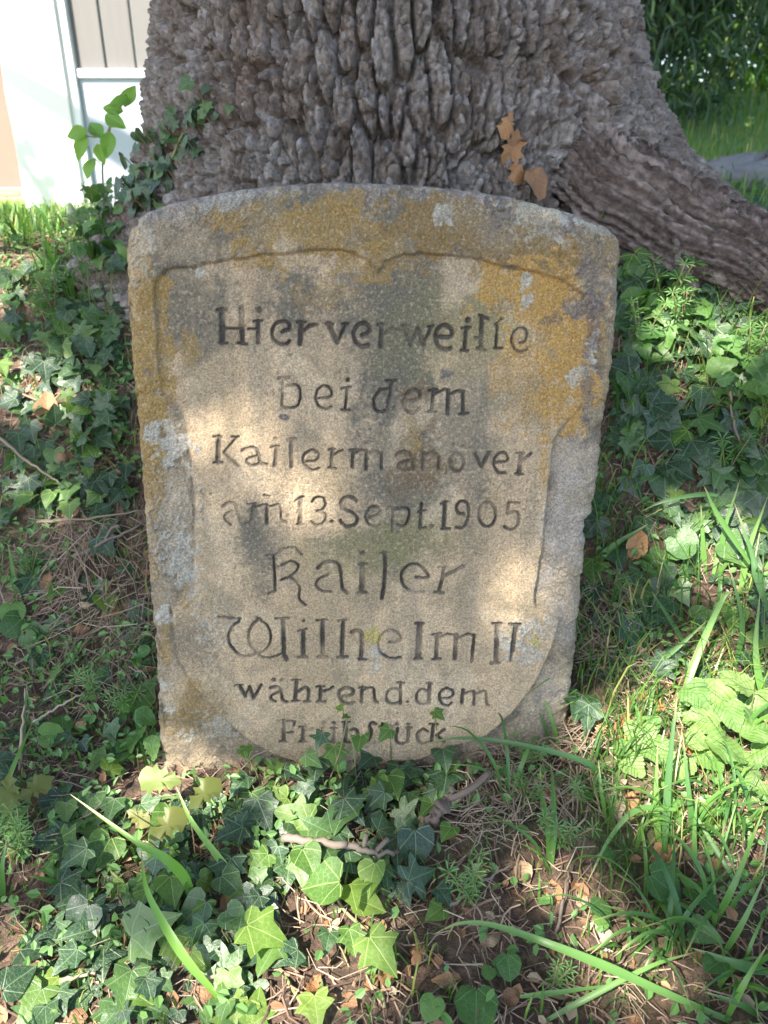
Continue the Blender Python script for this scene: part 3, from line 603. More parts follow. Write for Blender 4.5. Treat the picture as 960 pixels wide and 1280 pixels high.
def bark_tube(name, pts, rads, parent, nseg=14, seed=0, amp=.26, n=24):
    P = catmull(pts, nseg); m = len(P); rads = np.interp(np.linspace(0,1,m), np.linspace(0,1,len(rads)), rads)
    V = []; K = []
    for i, p in enumerate(P):
        t_ = (P[min(i+1,m-1)]-P[max(i-1,0)]).normalized(); a = t_.cross(Vector((.1,.2,1))).normalized(); b = a.cross(t_)
        an = np.arange(n)*2*math.pi/n
        li_ = i*14./nseg; tw = .35*noise(np.full(n,li_*.12),np.full(n,seed*1.),seed+1); ca, sa = np.cos(an+tw), np.sin(an+tw)
        r = rads[i]*(1+amp*(1-np.abs(fbm(ca*4.2+seed, sa*4.2+li_*.06, 5, seed, .62))*2)+.35*amp*fbm(ca*9+li_*.5, sa*9+li_*.35, 4, seed+3, .65)+.3*amp*fbm(ca*1.3+li_*.15, sa*1.3, 2, seed+4))
        V.append(np.array(p)+np.outer(np.cos(an)*r, a)+np.outer(np.sin(an)*r, b))
        sk = ss(-.4,.7,fbm(ca*9+seed, sa*9+li_*.07, 4, seed+7, .65)); K.append(np.outer(1-sk,(.13,.095,.078))+np.outer(sk,(.34,.28,.25)))
    V = np.concatenate(V); I_ = np.arange(m*n).reshape(m,n); In = np.roll(I_,-1,1)
    q = np.stack([I_[:-1], In[:-1], In[1:], I_[1:]],-1).reshape(-1,4)
    caps = [np.stack([np.full(n-2, c), c+np.arange(1,n-1), c+np.arange(2,n)],1) for c in (0,(m-1)*n)]
    return link(name, np_mesh(name, V, [q]+caps, True, {'col': np.concatenate(K)}), parent, M['bark'])
def gp(x, y, h=0.): return (x, y, float(G(x, y))+h)
# surface roots running out to the right of the trunk
bark_tube('root', [(.36,.82,.76),(.56,.68,.655),gp(.76,.54,.03),gp(1.0,.42,.015),gp(1.3,.3,-.03)], [.11,.09,.072,.055,.035], oak, 44, 3, n=170)
def leaf_cloud(P, size, nrm_bias=(0,0,.6), aspect=.55, rmin=0, hang=None):
    n = len(P); N_ = rng.normal(0,1,(n,3))+np.array(nrm_bias); N_ /= np.linalg.norm(N_,axis=1)[:,None]
    D_ = rng.normal(0,1,(n,3)) if hang is None else rng.normal(0,1,(n,3))*hang[3]+np.array(hang[:3])
    D_ -= N_*(D_*N_).sum(1)[:,None]; D_ /= np.linalg.norm(D_,axis=1)[:,None]
    S_ = np.cross(D_, N_); sz = size*(.65+.7*rng.random(n)); L_ = D_*sz[:,None]; W_ = S_*(sz*aspect*.5)[:,None]; B = N_*(sz*.12)[:,None]
    V = np.stack([P, P+.35*L_-W_+B, P+.75*L_-W_*.75+B, P+L_, P+.75*L_+W_*.75+B, P+.35*L_+W_+B], 1).reshape(-1,3)
    o = np.arange(n)[:,None]*6
    F = [np.concatenate([o+np.array([[0,1,2,3]]), o+np.array([[0,3,4,5]])])]
    return V, F, np.repeat(rng.random(n), 6)
# limbs and leafy crown, above the picture, arranged to place shade and sun patches
limb_and_shade_tips = []
r2 = random.Random(5)
for k in range(13):
    an = k*2*math.pi/13+r2.uniform(-.2,.2); L = r2.uniform(3.6,5.6)+1.6*max(0,math.cos(an-math.atan2(SD[1],SD[0]))); zt = r2.uniform(4.2,7.6)
    p0 = Vector((TX+.25*math.cos(an), TY+.25*math.sin(an), 3.2)); p3 = Vector((TX+L*math.cos(an), TY+L*math.sin(an), zt))
    p1 = p0.lerp(p3,.35)+Vector((0,0,.9)); p2 = p0.lerp(p3,.7)+Vector((r2.uniform(-.4,.4),r2.uniform(-.4,.4),.6))
    bark_tube('limb', [p0,p1,p2,p3], [.2,.14,.09,.03], oak, 6, 20+k)
    limb_and_shade_tips += [p1.lerp(p2,.6), p2, p2.lerp(p3,.5), p3, p3+Vector((r2.uniform(-.8,.8),r2.uniform(-.8,.8),.8))]
for k in range(14): limb_and_shade_tips.append(Vector((TX+r2.uniform(-2.5,2.5), TY+r2.uniform(-2.5,2.5), r2.uniform(6.5,8.6))))
for k in range(46):  # leaf clusters without limbs, added along the sun rays to shade the stone
    zt = r2.uniform(4.0,6.8); q = np.array([r2.uniform(-.9,.9), r2.uniform(-.6,.9), .3]); q = q+SD*((zt-.3)/SD[2])
    limb_and_shade_tips.append(Vector(q)+Vector((r2.gauss(0,.3),r2.gauss(0,.3),0)))
NL = 100000
ci = rng.integers(0, len(limb_and_shade_tips), NL); cen_ = np.array([tuple(p) for p in limb_and_shade_tips])[ci]
off = rng.normal(0, 1, (NL,3)); off /= np.linalg.norm(off,axis=1)[:,None]; off *= (rng.random(NL)**.45)[:,None]*np.array([1.35,1.35,.75])
far = (cen_[:,1] > 2.3) & (cen_[:,0] < 3) & (rng.random(NL) > .25); LB = (cen_+off)[~far]; NL = len(LB)  # far side of the crown thinned to let more sky light in
V_, F_, r_ = leaf_cloud(LB, .12); V_ = V_.reshape(NL,6,3); LP = V_.mean(1); GROW = .075
# leaves cut away along sun rays to place sun on ground, stone and house
def to_ground(Pt, zq): 
    tt = (Pt[:,2]-zq)/SD[2]; return Pt[:,0]-SD[0]*tt, Pt[:,1]-SD[1]*tt
keep = np.ones(NL, bool)
def gap_ground(px, py, rx, ry, thin=0.):
    h = hit(px, py); X, Y = to_ground(LP, h.z); ins = ((X-h.x)/(rx+GROW))**2+((Y-h.y)/(ry+GROW))**2 < 1
    keep[ins & (rng.random(NL) >= thin)] = False
def gap_stone(px, py, rx, ry, thin):
    u, v = uv_of(px, py); tt = (LP@SN)/(SD@SN); Q_ = LP-tt[:,None]*SD; du = (Q_[:,0]-u)/rx; dv = (Q_@SV-v)/ry
    keep[(du*du+dv*dv < 1) & (rng.random(NL) >= thin)] = False
for g in [(410,1175,.05,.06,0),(400,1085,.03,.04,0),(345,1235,.05,.02,0),(905,880,.09,.08,0),(840,950,.06,.05,0),(780,925,.04,.04,0),(50,490,.08,.07,0),(60,1245,.08,.05,0),(470,965,.12,.03,.1),(220,990,.05,.04,0),(140,1065,.06,.05,.1),(900,700,.06,.06,0),(890,430,.08,.05,0),(700,1110,.02,.015,0),(790,1200,.03,.02,0),(20,305,.16,.28,.05),(60,285,.3,.5,.05),(60,640,.05,.05,.1),(900,1010,.06,.04,0),(840,500,.06,.04,.1),(945,160,1.,1.2,.0),(900,185,.5,.8,0)]:
    gap_ground(*g)
for g in [(330,610,.15,.12,.06),(640,430,.08,.08,.06),(300,790,.13,.09,.06),(620,750,.11,.09,.05),(700,640,.06,.15,.06),(420,262,.2,.05,.1),(230,480,.05,.07,.15),(470,850,.14,.05,.06),(320,450,.07,.06,.12)]:
    gap_stone(*g)
X_, Y_ = to_ground(LP, 1.3); keep[((X_-2.5)/2.0)**2+((Y_-4.9)/2.6)**2 < 1] = False
HY = 4.6     # the house front stands on this line; almost no leaf stands between it and the sun
tt = (LP[:,1]-HY)/SD[1]; XH = LP[:,0]-SD[0]*tt; ZH = LP[:,2]-SD[2]*tt
streak_ = np.abs((ZH-1.15)+(XH+2.62)*1.15) < .16
keep[(tt > 0) & (XH > -4.5) & (XH < -1.0) & (ZH > -.5) & (ZH < 2.5) & ~(streak_ & (XH < -2.15))] = False
V_ = V_[keep]; r_ = r_.reshape(-1,6)[keep].ravel(); NL = len(V_); o = np.arange(NL)[:,None]*6
F_ = [np.concatenate([o+np.array([[0,1,2,3]]), o+np.array([[0,3,4,5]])])]
link('crown', np_mesh('crown', V_.reshape(-1,3), F_, False, {'rnd': r_}), oak, M['crown'])

# ------------------------------------------------------------------ leaf library
def leaf_mesh(name, half, mat, cy=.4, fold=.18, bend=.25, wave=.0, seed=0, cupx=0.):
    """half: right-hand outline from base to tip in leaf units (length 1 along +y)"""
    rd = random.Random(seed); o = [(x, y) for x, y in half]; out = o+[(-x, y) for x, y in o[::-1] if x > 1e-6]
    n = len(out); V = []; UV = []; F = []
    def zf(x, y): return fold*abs(x) - bend*(y-.2)**2 - cupx*x*x + wave*math.sin(9*y+seed)*math.sin(7*x+seed*2+1)
    for sc in (1., .55):
        for x, y in out:
            xx, yy = x*sc, cy+(y-cy)*sc; j = (1+rd.uniform(-.04,.04)) if sc == 1 else 1
            V.append((xx*j, yy*j if abs(yy) > .05 else yy, zf(xx, yy)+ (rd.uniform(-.5,.5)*wave if sc == 1 else 0))); UV.append((xx, yy))
    V.append((0, cy, zf(0, cy))); UV.append((0, cy))
    for i in range(n):
        j = (i+1) % n; F.append((i, j, n+j, n+i)); F.append((n+i, n+j, 2*n))
    me = bpy.data.meshes.new(name); me.from_pydata(V, [], F); l = me.uv_layers.new(name='UVMap')
    vi = np.zeros(len(me.loops), np.int32); me.loops.foreach_get('vertex_index', vi); l.data.foreach_set('uv', np.array(UV, np.float32)[vi].ravel())
    me.polygons.foreach_set('use_smooth', np.full(len(me.polygons), True)); me.materials.append(M[mat]); me.update(); return me
IV = [[(0,.03),(.10,-.10),(.26,-.15),(.43,-.08),(.42,.06),(.36,.17),(.50,.25),(.60,.37),(.44,.43),(.30,.50),(.23,.63),(.13,.83),(0,1.)],
      [(0,.02),(.14,-.10),(.32,-.12),(.44,-.02),(.42,.14),(.44,.24),(.53,.36),(.40,.44),(.28,.54),(.20,.70),(.10,.88),(0,1.)],
      [(0,.05),(.16,-.09),(.34,-.08),(.46,.04),(.48,.22),(.43,.38),(.34,.54),(.22,.72),(.10,.90),(0,1.)],
      [(0,.04),(.12,-.14),(.33,-.20),(.47,-.12),(.38,.08),(.34,.16),(.58,.24),(.74,.36),(.50,.42),(.27,.46),(.20,.62),(.12,.82),(0,1.05)]]
OAKH = [(0,0),(.06,.05),(.12,.16),(.22,.20),(.14,.28),(.17,.36),(.32,.42),(.20,.50),(.22,.58),(.36,.66),(.25,.74),(.27,.84),(.17,.94),(0,1)]
def serr(n, w, sh=.5, d=.08):
    o = [(0,0)]
    for i in range(1, n*2):
        t_ = i/(n*2); ww = w*math.sin(math.pi*t_**sh)**.75; o.append((ww*(1-(d if i%2==0 else 0)*1.0), t_+( .02 if i%2 else -.02)))
    return o+[(0,1)]
LM = {}
LM['ivy'] = [leaf_mesh('ivy_leaf', IV[k%4], 'ivy', .38, f, b, .03, k) for k,(f,b) in enumerate([(.16,.2),(.10,.3),(.2,.12),(.08,.22),(.22,.3),(.05,.1),(.14,.4),(-.06,.25)])]
LM['young'] = [leaf_mesh('young_ivy_leaf', IV[k%3], 'ivy_young', .38, f, b, .03, 20+k) for k,(f,b) in enumerate([(.2,.2),(.12,.3),(.25,.12),(.05,.25)])]
LM['nettle'] = [leaf_mesh('crinkled_leaf', serr(8, .52, .62, .06), 'nettle', .45, f, b, .07, 40+k) for k,(f,b) in enumerate([(.2,.25),(.1,.4),(.15,.1)])]
LM['round'] = [leaf_mesh('round_leaf', [(0,.08),(.18,-.06),(.36,.0),(.49,.16),(.53,.36),(.49,.56),(.38,.76),(.2,.92),(0,.97)], 'weed', .42, f, b, .03, 50+k) for k,(f,b) in enumerate([(.1,.1),(.2,.2),(.02,.3)])]
LM['ovate'] = [leaf_mesh('ovate_leaf', [(0,0),(.12,.07),(.24,.2),(.31,.36),(.29,.54),(.2,.74),(.09,.9),(0,1)], 'sapling', .42, f, b, .02, 60+k) for k,(f,b) in enumerate([(.15,.3),(.3,.15),(.1,.5)])]
LM['seedling'] = [leaf_mesh('oak_seedling_leaf', OAKH, 'oak_seedling', .5, f, b, .04, 70+k) for k,(f,b) in enumerate([(.1,.2),(.2,.3)])]
LM['dead_oak'] = [leaf_mesh('dead_oak_leaf', OAKH, 'dead_orange', .5, f, b, .10, 80+k) for k,(f,b) in enumerate([(.5,.5),(-.3,.6),(.2,-.5)])]
LM['dead'] = [leaf_mesh('dead_leaf', [(0,0),(.13,.08),(.27,.22),(.35,.4),(.3,.6),(.19,.8),(.08,.93),(0,1)], 'dead', .45, f, b, .12, 90+k, c) for k,(f,b,c) in enumerate([(.4,.4,0),(-.2,.5,.8),(.6,-.3,0),(.1,.2,-1.2)])]
LM['weed'] = [leaf_mesh('weed_leaf', serr(5, .36, .6, .1), 'weed', .45, f, b, .05, 95+k) for k,(f,b) in enumerate([(.2,.3),(.1,.5)])]
RL = random.Random(3)
def rvec(s_=1.): return Vector((RL.gauss(0,1), RL.gauss(0,1), RL.gauss(0,1)))*s_
def leaf_at(me, pos, nrm, tip, size, parent, name='leaf', label=None):
    n = Vector(nrm).normalized(); y = Vector(tip); y = y-n*y.dot(n)
    if y.length < 1e-4: y = Vector((1,0,0))-n*n.x
    y.normalize(); x = y.cross(n)
    o = link(name, me, parent)
    o.matrix_basis = Matrix.Translation(pos) @ Matrix(((x.x,y.x,n.x,0),(x.y,y.y,n.y,0),(x.z,y.z,n.z,0),(0,0,0,1))) @ Matrix.Diagonal((size,size,size,1))
    return o
def tocam(p): return (Vector(CAM)-Vector(p)).normalized()
def px_size(p, s_px):
    """metres that s_px photograph pixels span at p"""
    return s_px*float((np.array(p)-CAM)@FWD)/FPX
def scatter_leaves(plant, stem, kinds, items, tipbias=(0,-1,-.35), spread=.9, nb=(.5,.45,.45,.33), petiole=True, wts=None):
    """items: (px, py, size in photo px, height above ground) -> a leaf part each"""
    for (px, py, sp_, h) in items:
        p = hit(px, py, h); size = px_size(p, sp_)
        if p.y > 2.6: continue
        k = RL.choices(kinds, wts)[0]; me = RL.choice(LM[k])
        n = nrm_at(p.x, p.y)*nb[0]+Vector((0,0,1))*nb[1]+tocam(p)*nb[2]+rvec(nb[3])
        tip = Vector(tipbias)+rvec(spread); n.normalize(); tip = (tip-n*tip.dot(n)).normalized()
        bpos = p-tip*size*.4
        leaf_at(me, bpos, n, tip, size, plant)
        if petiole:
            g = Vector(gp(bpos.x+RL.uniform(-.03,.03), bpos.y+RL.uniform(-.03,.03), -.004))
            mid = (g+bpos)/2-n*.006+rvec(.004); stem.tube([bpos, mid, g], [.0009,.0011,.0013], 4, RL.random(), False)
def region(poly, n, smin, smax, hmin, hmax, seed):
    rd = random.Random(seed); xs = [p[0] for p in poly]; ys = [p[1] for p in poly]; out = []
    P = np.array(poly, float)
    while len(out) < n:
        x = rd.uniform(min(xs), max(xs)); y = rd.uniform(min(ys), max(ys))
        if poly_sd(P, np.array([x]), np.array([y]))[0] > 0: out.append((x, y, rd.uniform(smin, smax), rd.uniform(hmin, hmax)))
    return out
def runner(mb, pts, r0=.0022, r=None, h=.008):
    P = [hit(x, y, h) for x, y in pts]; mb.tube(catmull(P, 6), r0, 5, RL.random() if r is None else r)

# ------------------------------------------------------------------ ivy
def ivy(label, loc_px, items, runners, kinds=('ivy','young'), wts=(5,1), **kw):
    items = [(x, y, z_*.74, h) for x, y, z_, h in items]; pl = empty('ivy_plant', hit(*loc_px), label, 'ivy', 'ivy plants around the stone'); st = MB()
    for r in runners: runner(st, r)
    scatter_leaves(pl, st, kinds, items, wts=wts, **kw)
    st.build('stem', M['green_stem'], pl)['kind'] = 'stuff'; return pl
hand = [(185,1160,92,.035),(160,1235,70,.03),(255,1140,40,.03),(100,1150,70,.03),(70,1165,48,.02),(95,1070,50,.045),(215,1110,58,.03),(225,1090,45,.02),(205,1080,60,.015),(140,1010,44,.02),(70,1015,40,.02),(330,1165,80,.04),(318,1190,60,.02),(300,1155,44,.03),(290,1040,50,.03),(320,1010,40,.02),(345,1000,48,.03),(365,965,42,.03),(395,960,50,.03),(440,1010,56,.03),(430,1020,62,.02),(470,1000,48,.035),(400,1035,60,.03),(385,1040,56,.02),(520,1060,72,.035),(525,1095,58,.03),(510,1040,50,.02),(505,1115,44,.02),(490,980,52,.04),(510,1000,46,.03),(545,970,40,.03),(560,960,38,.03),(555,990,34,.02),(300,980,46,.02),(310,1030,46,.02),(270,1010,42,.015),(460,950,40,.03),(345,960,36,.02),(555,1120,40,.02),(340,1060,44,.02),(325,1075,42,.02),(20,1225,60,.03),(40,1255,66,.03),(190,1260,60,.02),(110,1190,44,.02),(250,1200,50,.02),(390,950,36,.05)]
front = hand+region([(60,990),(205,1000),(330,985),(560,960),(560,1000),(480,1120),(400,1060),(345,1140),(330,1280),(20,1280),(30,1100)], 185, 32, 66, .0, .03, 1)
ivy('dark ivy carpet with pale veins at the foot of the stone inscription', (300,1100), front,
    [[(250,970),(300,1060),(330,1170),(380,1260)],[(560,985),(500,1060),(430,1050),(330,1010),(250,1060)],[(60,1010),(130,1080),(190,1150),(210,1270)],[(520,990),(525,1060),(500,1130)]], wts=(7,1))
bright = [(405,1105,80,.055),(385,1075,56,.05),(410,1065,58,.045),(440,1115,60,.055),(465,1095,56,.05),(460,1130,54,.045),(475,1190,74,.045),(440,1175,46,.04),(410,1175,40,.03),(360,1195,50,.02),(420,945,42,.04),(450,925,36,.05),(400,925,30,.07),(482,917,30,.08),(555,945,44,.05),(535,1010,36,.04),(560,1040,36,.04),(305,940,24,.06),(545,1140,40,.02),(320,1260,60,.02),(395,1262,60,.02),(300,1265,56,.02),(548,893,24,.10),(424,884,18,.115),(432,896,16,.105),(308,938,26,.06)]
ivy('bright young ivy with yellow green leaves, sunlit before the stone', (420,1150), bright,
    [[(410,1070),(425,1130),(470,1180),(480,1260)],[(400,930),(430,985),(420,1060)],[(482,920),(470,960),(450,1010)]], ('young','ivy'), (6,1))
leftb = region([(0,330),(150,300),(160,560),(170,640),(80,640),(0,620)], 240, 20, 42, .0, .05, 2)+region([(0,620),(170,640),(190,800),(195,960),(100,960),(0,1000)], 55, 26, 50, .0, .03, 3)
ivy('dull blue green ivy spread over the bank beside the left edge of the stone', (80,500), leftb,
    [[(0,480),(80,520),(160,600)],[(20,640),(90,560),(150,500)],[(40,380),(100,420),(150,470)],[(10,830),(60,850),(120,790)]], wts=(9,1))
rightb = region([(775,300),(850,330),(960,390),(960,700),(850,700),(760,560),(770,450)], 215, 26, 62, .0, .05, 4)+region([(720,600),(900,650),(960,720),(960,1010),(860,860),(740,860)], 60, 30, 56, .0, .03, 5)+[(725,880,62,.05),(735,895,50,.04),(865,1150,44,.03),(880,1165,50,.03),(835,1115,40,.02)]
ivy('green ivy on the bank below the oak root beside the right edge of the stone', (860,520), rightb,
    [[(780,420),(840,480),(940,520)],[(950,430),(880,500),(820,580),(760,620)],[(900,620),(850,560),(790,510)]], wts=(8,1))
backr = region([(880,235),(960,225),(960,330),(900,290)], 26, 22, 40, .0, .04, 6)
ivy('small ivy growing over the far root of the oak', (930,280), backr, [[(890,260),(930,280),(955,300)]], wts=(6,1))
# ivy climbing the left flank of the trunk
climb = empty('ivy_plant', gp(-.46, .85), 'pale blue green ivy climbing the flared foot of the oak', 'ivy', 'ivy plants around the stone')
cs = MB(); rd = random.Random(12)
def trunk_pt(px, py):
    d = ray(px, py); best = None
    A = Rb; tmin = 9
    ts = np.linspace(.9, 2.6, 500); P = CAM+ts[:,None]*d
    ang = np.arctan2(P[:,1]-TY, P[:,0]-TX); ang = np.where(ang > .35, np.where(ang > math.pi-.15, ang-2*math.pi, ang), ang)
    iz = np.clip(np.searchsorted(zr, P[:,2]), 0, len(zr)-1); it = np.clip(np.searchsorted(th, ang), 0, len(th)-1)
    ins = np.hypot(P[:,0]-TX, P[:,1]-TY) < Rb[iz, it]
    if ins.any():
        i = int(np.argmax(ins)); return Vector(P[i]), Vector((P[i,0]-TX, P[i,1]-TY, .25)).normalized()
    return None
prevp = None
for k in range(95):
    f = rd.random(); bx = 265-95*f+rd.gauss(0,16); by = 125+125*f+rd.gauss(0,14)
    if k > 65: bx, by = rd.uniform(130,215), rd.uniform(195,270)
    q = trunk_pt(bx, by)
    if not q: continue
    p, n = q; p = p+n*rd.uniform(.004,.03); sz = px_size(p, rd.uniform(11,23))
    nn = (n*.7+tocam(p)*.4+rvec(.35)); tip = Vector((0,0,-1))+rvec(.6)
    leaf_at(rd.choice(LM['ivy']), p, nn, tip, sz, climb)
    cs.tube([p, p-n*.03+Vector((0,0,-.02))], .0012, 4, .3, False)
pts = [trunk_pt(x, y) for x, y in [(180,262),(195,235),(215,205),(228,175),(245,150),(262,135)]]
cs.tube(catmull([p+n*.004 for p, n in [q for q in pts if q]], 5), .003, 5, .9); cs.build('stem', M['green_stem'], climb)['kind'] = 'stuff'

def where(px, py):
    if px < 230: return 'on the rise between oak and house' if py < 400 else 'in ivy by the left edge of the stone' if py < 640 else 'on dry stalks by the left edge of the stone' if py < 930 else 'under broad grass blades in the ivy carpet'
    if px > 700: return 'in the weeds under the oak root' if py < 420 else 'in bank ivy by the right edge of the stone' if py < 620 else 'under the crossing tall grass blades' if py < 830 else 'beside the crinkled yellow green weed' if py < 1010 else 'on the litter under the upright grass blades'
    return 'on the bare litter before the stone'
# ------------------------------------------------------------------ long grass blades
def tuft(label, base_px, blades, mat='blade', group='grass tufts around the stone', name='grass_tuft'):
    g = empty(name, hit(*base_px), label, 'grass', group)
    for pts, wpx in blades:
        P = [hit(x, y, h) for x, y, h in pts]; w = px_size(P[len(P)//2], wpx)*.43
        mb = MB(); mb.blade(catmull(P, 5), w, RL.random()); mb.build('blade', M[mat], g)
    return g
tuft('broad pale green grass blades arching over the ivy', (275,1250), [([(278,1252,.0),(233,1200,.05),(200,1147,.08),(182,1107,.10),(176,1060,.11)], 13),([(318,1132,.0),(277,1077,.03),(240,1027,.06),(220,983,.09)], 10),([(245,1145,.0),(232,1100,.04),(205,1072,.07),(170,1052,.09),(88,993,.12)], 15)], 'blade_pale')
tuft('long arching green blades beside twig litter in front of the stone', (925,1275), [([(930,1284,.0),(818,1235,.04),(755,1207,.06),(684,1179,.07),(619,1157,.06),(576,1154,.04),(541,1168,.02)], 13),([(675,1280,.0),(737,1246,.03),(815,1207,.05),(870,1190,.04)], 9),([(650,1246,.02),(700,1240,.03),(790,1228,.03)], 8)])
tuft('thin blades lying along the foot of the inscription', (735,960), [([(752,1012,.0),(748,975,.03),(729,951,.05),(630,927,.07),(566,923,.06),(517,935,.04)], 9),([(690,935,.0),(680,905,.04),(672,885,.06)], 5),([(700,940,.0),(690,900,.05),(675,862,.08)], 6),([(640,985,.0),(600,960,.03),(560,955,.05)], 5)])
tuft('tall green grass tuft with crossing blades beside crinkled yellow green leaves', (880,900), [([(846,900,.0),(869,826,.06),(902,752,.12),(916,738,.13)], 11),([(918,838,.0),(928,777,.07),(910,703,.13)], 8),([(962,770,.05),(946,719,.08),(940,692,.09),(918,629,.12)], 11),([(938,705,.06),(897,643,.10),(880,607,.12)], 8),([(897,619,.10),(875,618,.09),(831,626,.07),(800,640,.05)], 7),([(882,720,.0),(879,680,.04),(876,630,.08)], 8),([(900,720,.0),(905,665,.06),(925,600,.11)], 8),([(925,745,.0),(935,690,.05),(960,620,.10)], 9),([(860,760,.0),(840,720,.04),(822,690,.06)], 7),([(740,705,.0),(770,680,.03),(810,655,.05)], 10),([(865,820,.0),(835,770,.04),(815,740,.06)], 7),([(960,900,.02),(945,820,.08),(950,740,.12)], 10),([(790,850,.0),(840,815,.03),(885,775,.06)], 9)])
tuft('upright green blades growing through fallen leaves', (840,1080), [([(830,1078,.0),(836,966,.08),(847,865,.15)], 11),([(868,1060,.0),(862,1000,.06),(853,915,.11)], 9),([(845,1012,.05),(797,1012,.06),(762,1048,.04),(733,1106,.0)], 9),([(870,1020,.04),(910,1087,.03),(935,1125,.0)], 8),([(840,1080,.03),(870,1120,.03),(898,1160,.0)], 9),([(825,1060,.0),(820,1010,.05),(822,930,.1)], 10),([(890,1160,.0),(920,1100,.06),(955,1010,.1)], 10),([(900,1200,.0),(930,1150,.05),(958,1090,.09)], 9),([(870,1100,.0),(868,1040,.05),(872,990,.08)], 7),([(745,1010,.0),(732,985,.03),(715,968,.05)], 6),([(758,1030,.0),(752,990,.04),(748,950,.06)], 6)])
tuft('wide blades lying over dark weeds on the litter', (940,1230), [([(960,1215,.02),(920,1205,.03),(865,1185,.03)], 16),([(905,1280,.0),(930,1230,.05),(960,1180,.07)], 10),([(955,1275,.0),(925,1255,.03),(880,1240,.03)], 10)])
tuft('thin grass blades between ivy leaves and bare twigs on the left bank', (30,930), [([(27,965,.0),(30,905,.05),(34,850,.08)], 6),([(0,1000,.02),(20,950,.05),(40,905,.07)], 7),([(20,740,.0),(15,710,.03),(10,680,.05)], 6),([(28,745,.0),(25,715,.03),(32,690,.05)], 5),([(5,1130,.0),(2,1090,.05),(8,1050,.08)], 9),([(80,1110,.0),(60,1100,.03),(36,1095,.05)], 8)])
RT = random.Random(21)
for k in range(34):
    zone = RT.choice([(780,960,560,900),(780,960,900,1270),(780,960,380,560),(600,780,960,1100),(0,110,290,380),(820,960,1100,1270)])
    bx, by = RT.uniform(*zone[:2]), RT.uniform(*zone[2:])
    base = hit(bx, by); bl = []
    g = empty('grass_tuft', base, 'small tuft of narrow green grass '+where(bx, by), 'grass', 'small grass tufts '+where(bx, by))
    for j in range(RT.randint(3,6)):
        an = RT.uniform(0,6.28); L = RT.uniform(.05,.13); d_ = Vector((math.cos(an), math.sin(an), 0))
        P = [base+d_*.004*j, base+d_*L*.25+Vector((0,0,L*.45)), base+d_*L*.6+Vector((0,0,L*.65)), base+d_*L*.95+Vector((0,0,L*RT.uniform(.35,.7)))]
        mb = MB(); mb.blade(catmull(P, 4), RT.uniform(.0018,.0042), RT.random(), d_.cross(Vector((0,0,1)))); mb.build('blade', M['blade'], g)

# ------------------------------------------------------------------ other plants
def plant_leaves(name, label, cat, group, base_px, kinds, items, **kw):
    pl = empty(name, hit(*base_px), label, cat, group); st = MB(); scatter_leaves(pl, st, kinds, items, **kw); st.build('stem', M['green_stem'], pl)['kind'] = 'stuff'; return pl
plant_leaves('crinkled_weed', 'clump of crinkled yellow green leaves in sun beside tall grass blades', 'weed', None, (900,920), ['nettle'],
    [(895,868,52,.05),(925,855,46,.06),(880,900,44,.04),(905,932,56,.05),(942,912,46,.05),(850,958,40,.03),(930,955,42,.03),(955,880,44,.05),(868,866,40,.05),(940,985,38,.02),(912,890,40,.06),(885,945,40,.03),(960,940,44,.03),(870,925,34,.04)], nb=(.3,.4,.7,.28))
plant_leaves('crinkled_weed', 'low crinkled yellow green leaves beside an orange crumpled leaf', 'weed', None, (800,930), ['nettle'],
    [(800,915,40,.04),(818,935,40,.035),(790,955,34,.02),(775,935,28,.02),(812,905,30,.045)], nb=(.3,.4,.7,.28))
plant_leaves('round_leaved_weed', 'dark round leaved weed on brown litter near wide grass blades', 'weed', None, (840,1110), ['round'], [(828,1105,50,.04),(845,1135,30,.03),(750,1135,28,.03),(752,1150,20,.02),(875,1120,40,.03),(895,1205,30,.03),(760,1065,18,.02)])
plant_leaves('round_leaved_weed', 'small round leaved weed on bare litter by a long grass blade', 'weed', None, (630,1200), ['round'], [(636,1206,30,.03),(611,1215,18,.02),(625,1208,20,.02),(595,1255,52,.02),(540,1258,30,.02)])
plant_leaves('round_leaved_weed', 'bluish round leaf weed below crossing grass blades right of the stone', 'weed', None, (850,690), ['round'], [(852,678,38,.05),(815,708,26,.02),(843,690,22,.03)])
plant_leaves('round_leaved_weed', 'round leaved weed among dry stalks left of the stone', 'weed', None, (60,930), ['round'], [(62,918,30,.03),(78,905,26,.02),(20,780,34,.02),(15,765,30,.03),(35,800,26,.02)])
plant_leaves('leafy_weed', 'small leafy weed against the lower left edge of the stone', 'weed', None, (175,880), ['weed','ivy'], [(160,880,30,.04),(180,895,34,.05),(150,900,26,.03),(170,920,40,.03),(185,860,26,.05),(140,915,30,.02),(155,935,34,.02),(190,930,30,.04),(178,815,28,.04),(170,825,24,.03)], nb=(.3,.4,.6,.4))
plant_leaves('oak_seedling', 'olive yellow oak seedling with three lobed leaves at the corner of the stone', 'seedling', None, (220,1040), ['seedling'], [(205,975,56,.09),(252,995,52,.08),(205,1035,56,.06),(170,1020,34,.04)], nb=(.2,.3,.9,.15), tipbias=(.0,-.2,.5), spread=.9)
plant_leaves('oak_seedling', 'olive yellow oak seedling among dry stalks on the left bank', 'seedling', None, (20,1000), ['seedling'], [(10,985,46,.06),(40,988,44,.05),(8,1010,36,.04)], nb=(.2,.3,.9,.15), tipbias=(.2,-.1,.4), spread=.9)
plant_leaves('leafy_weed', 'low green weed with pointed leaves between stone and oak root', 'weed', None, (800,380), ['weed'], region([(780,330),(850,340),(900,400),(860,440),(785,430)], 34, 22, 44, .0, .06, 31), nb=(.3,.4,.5,.5))
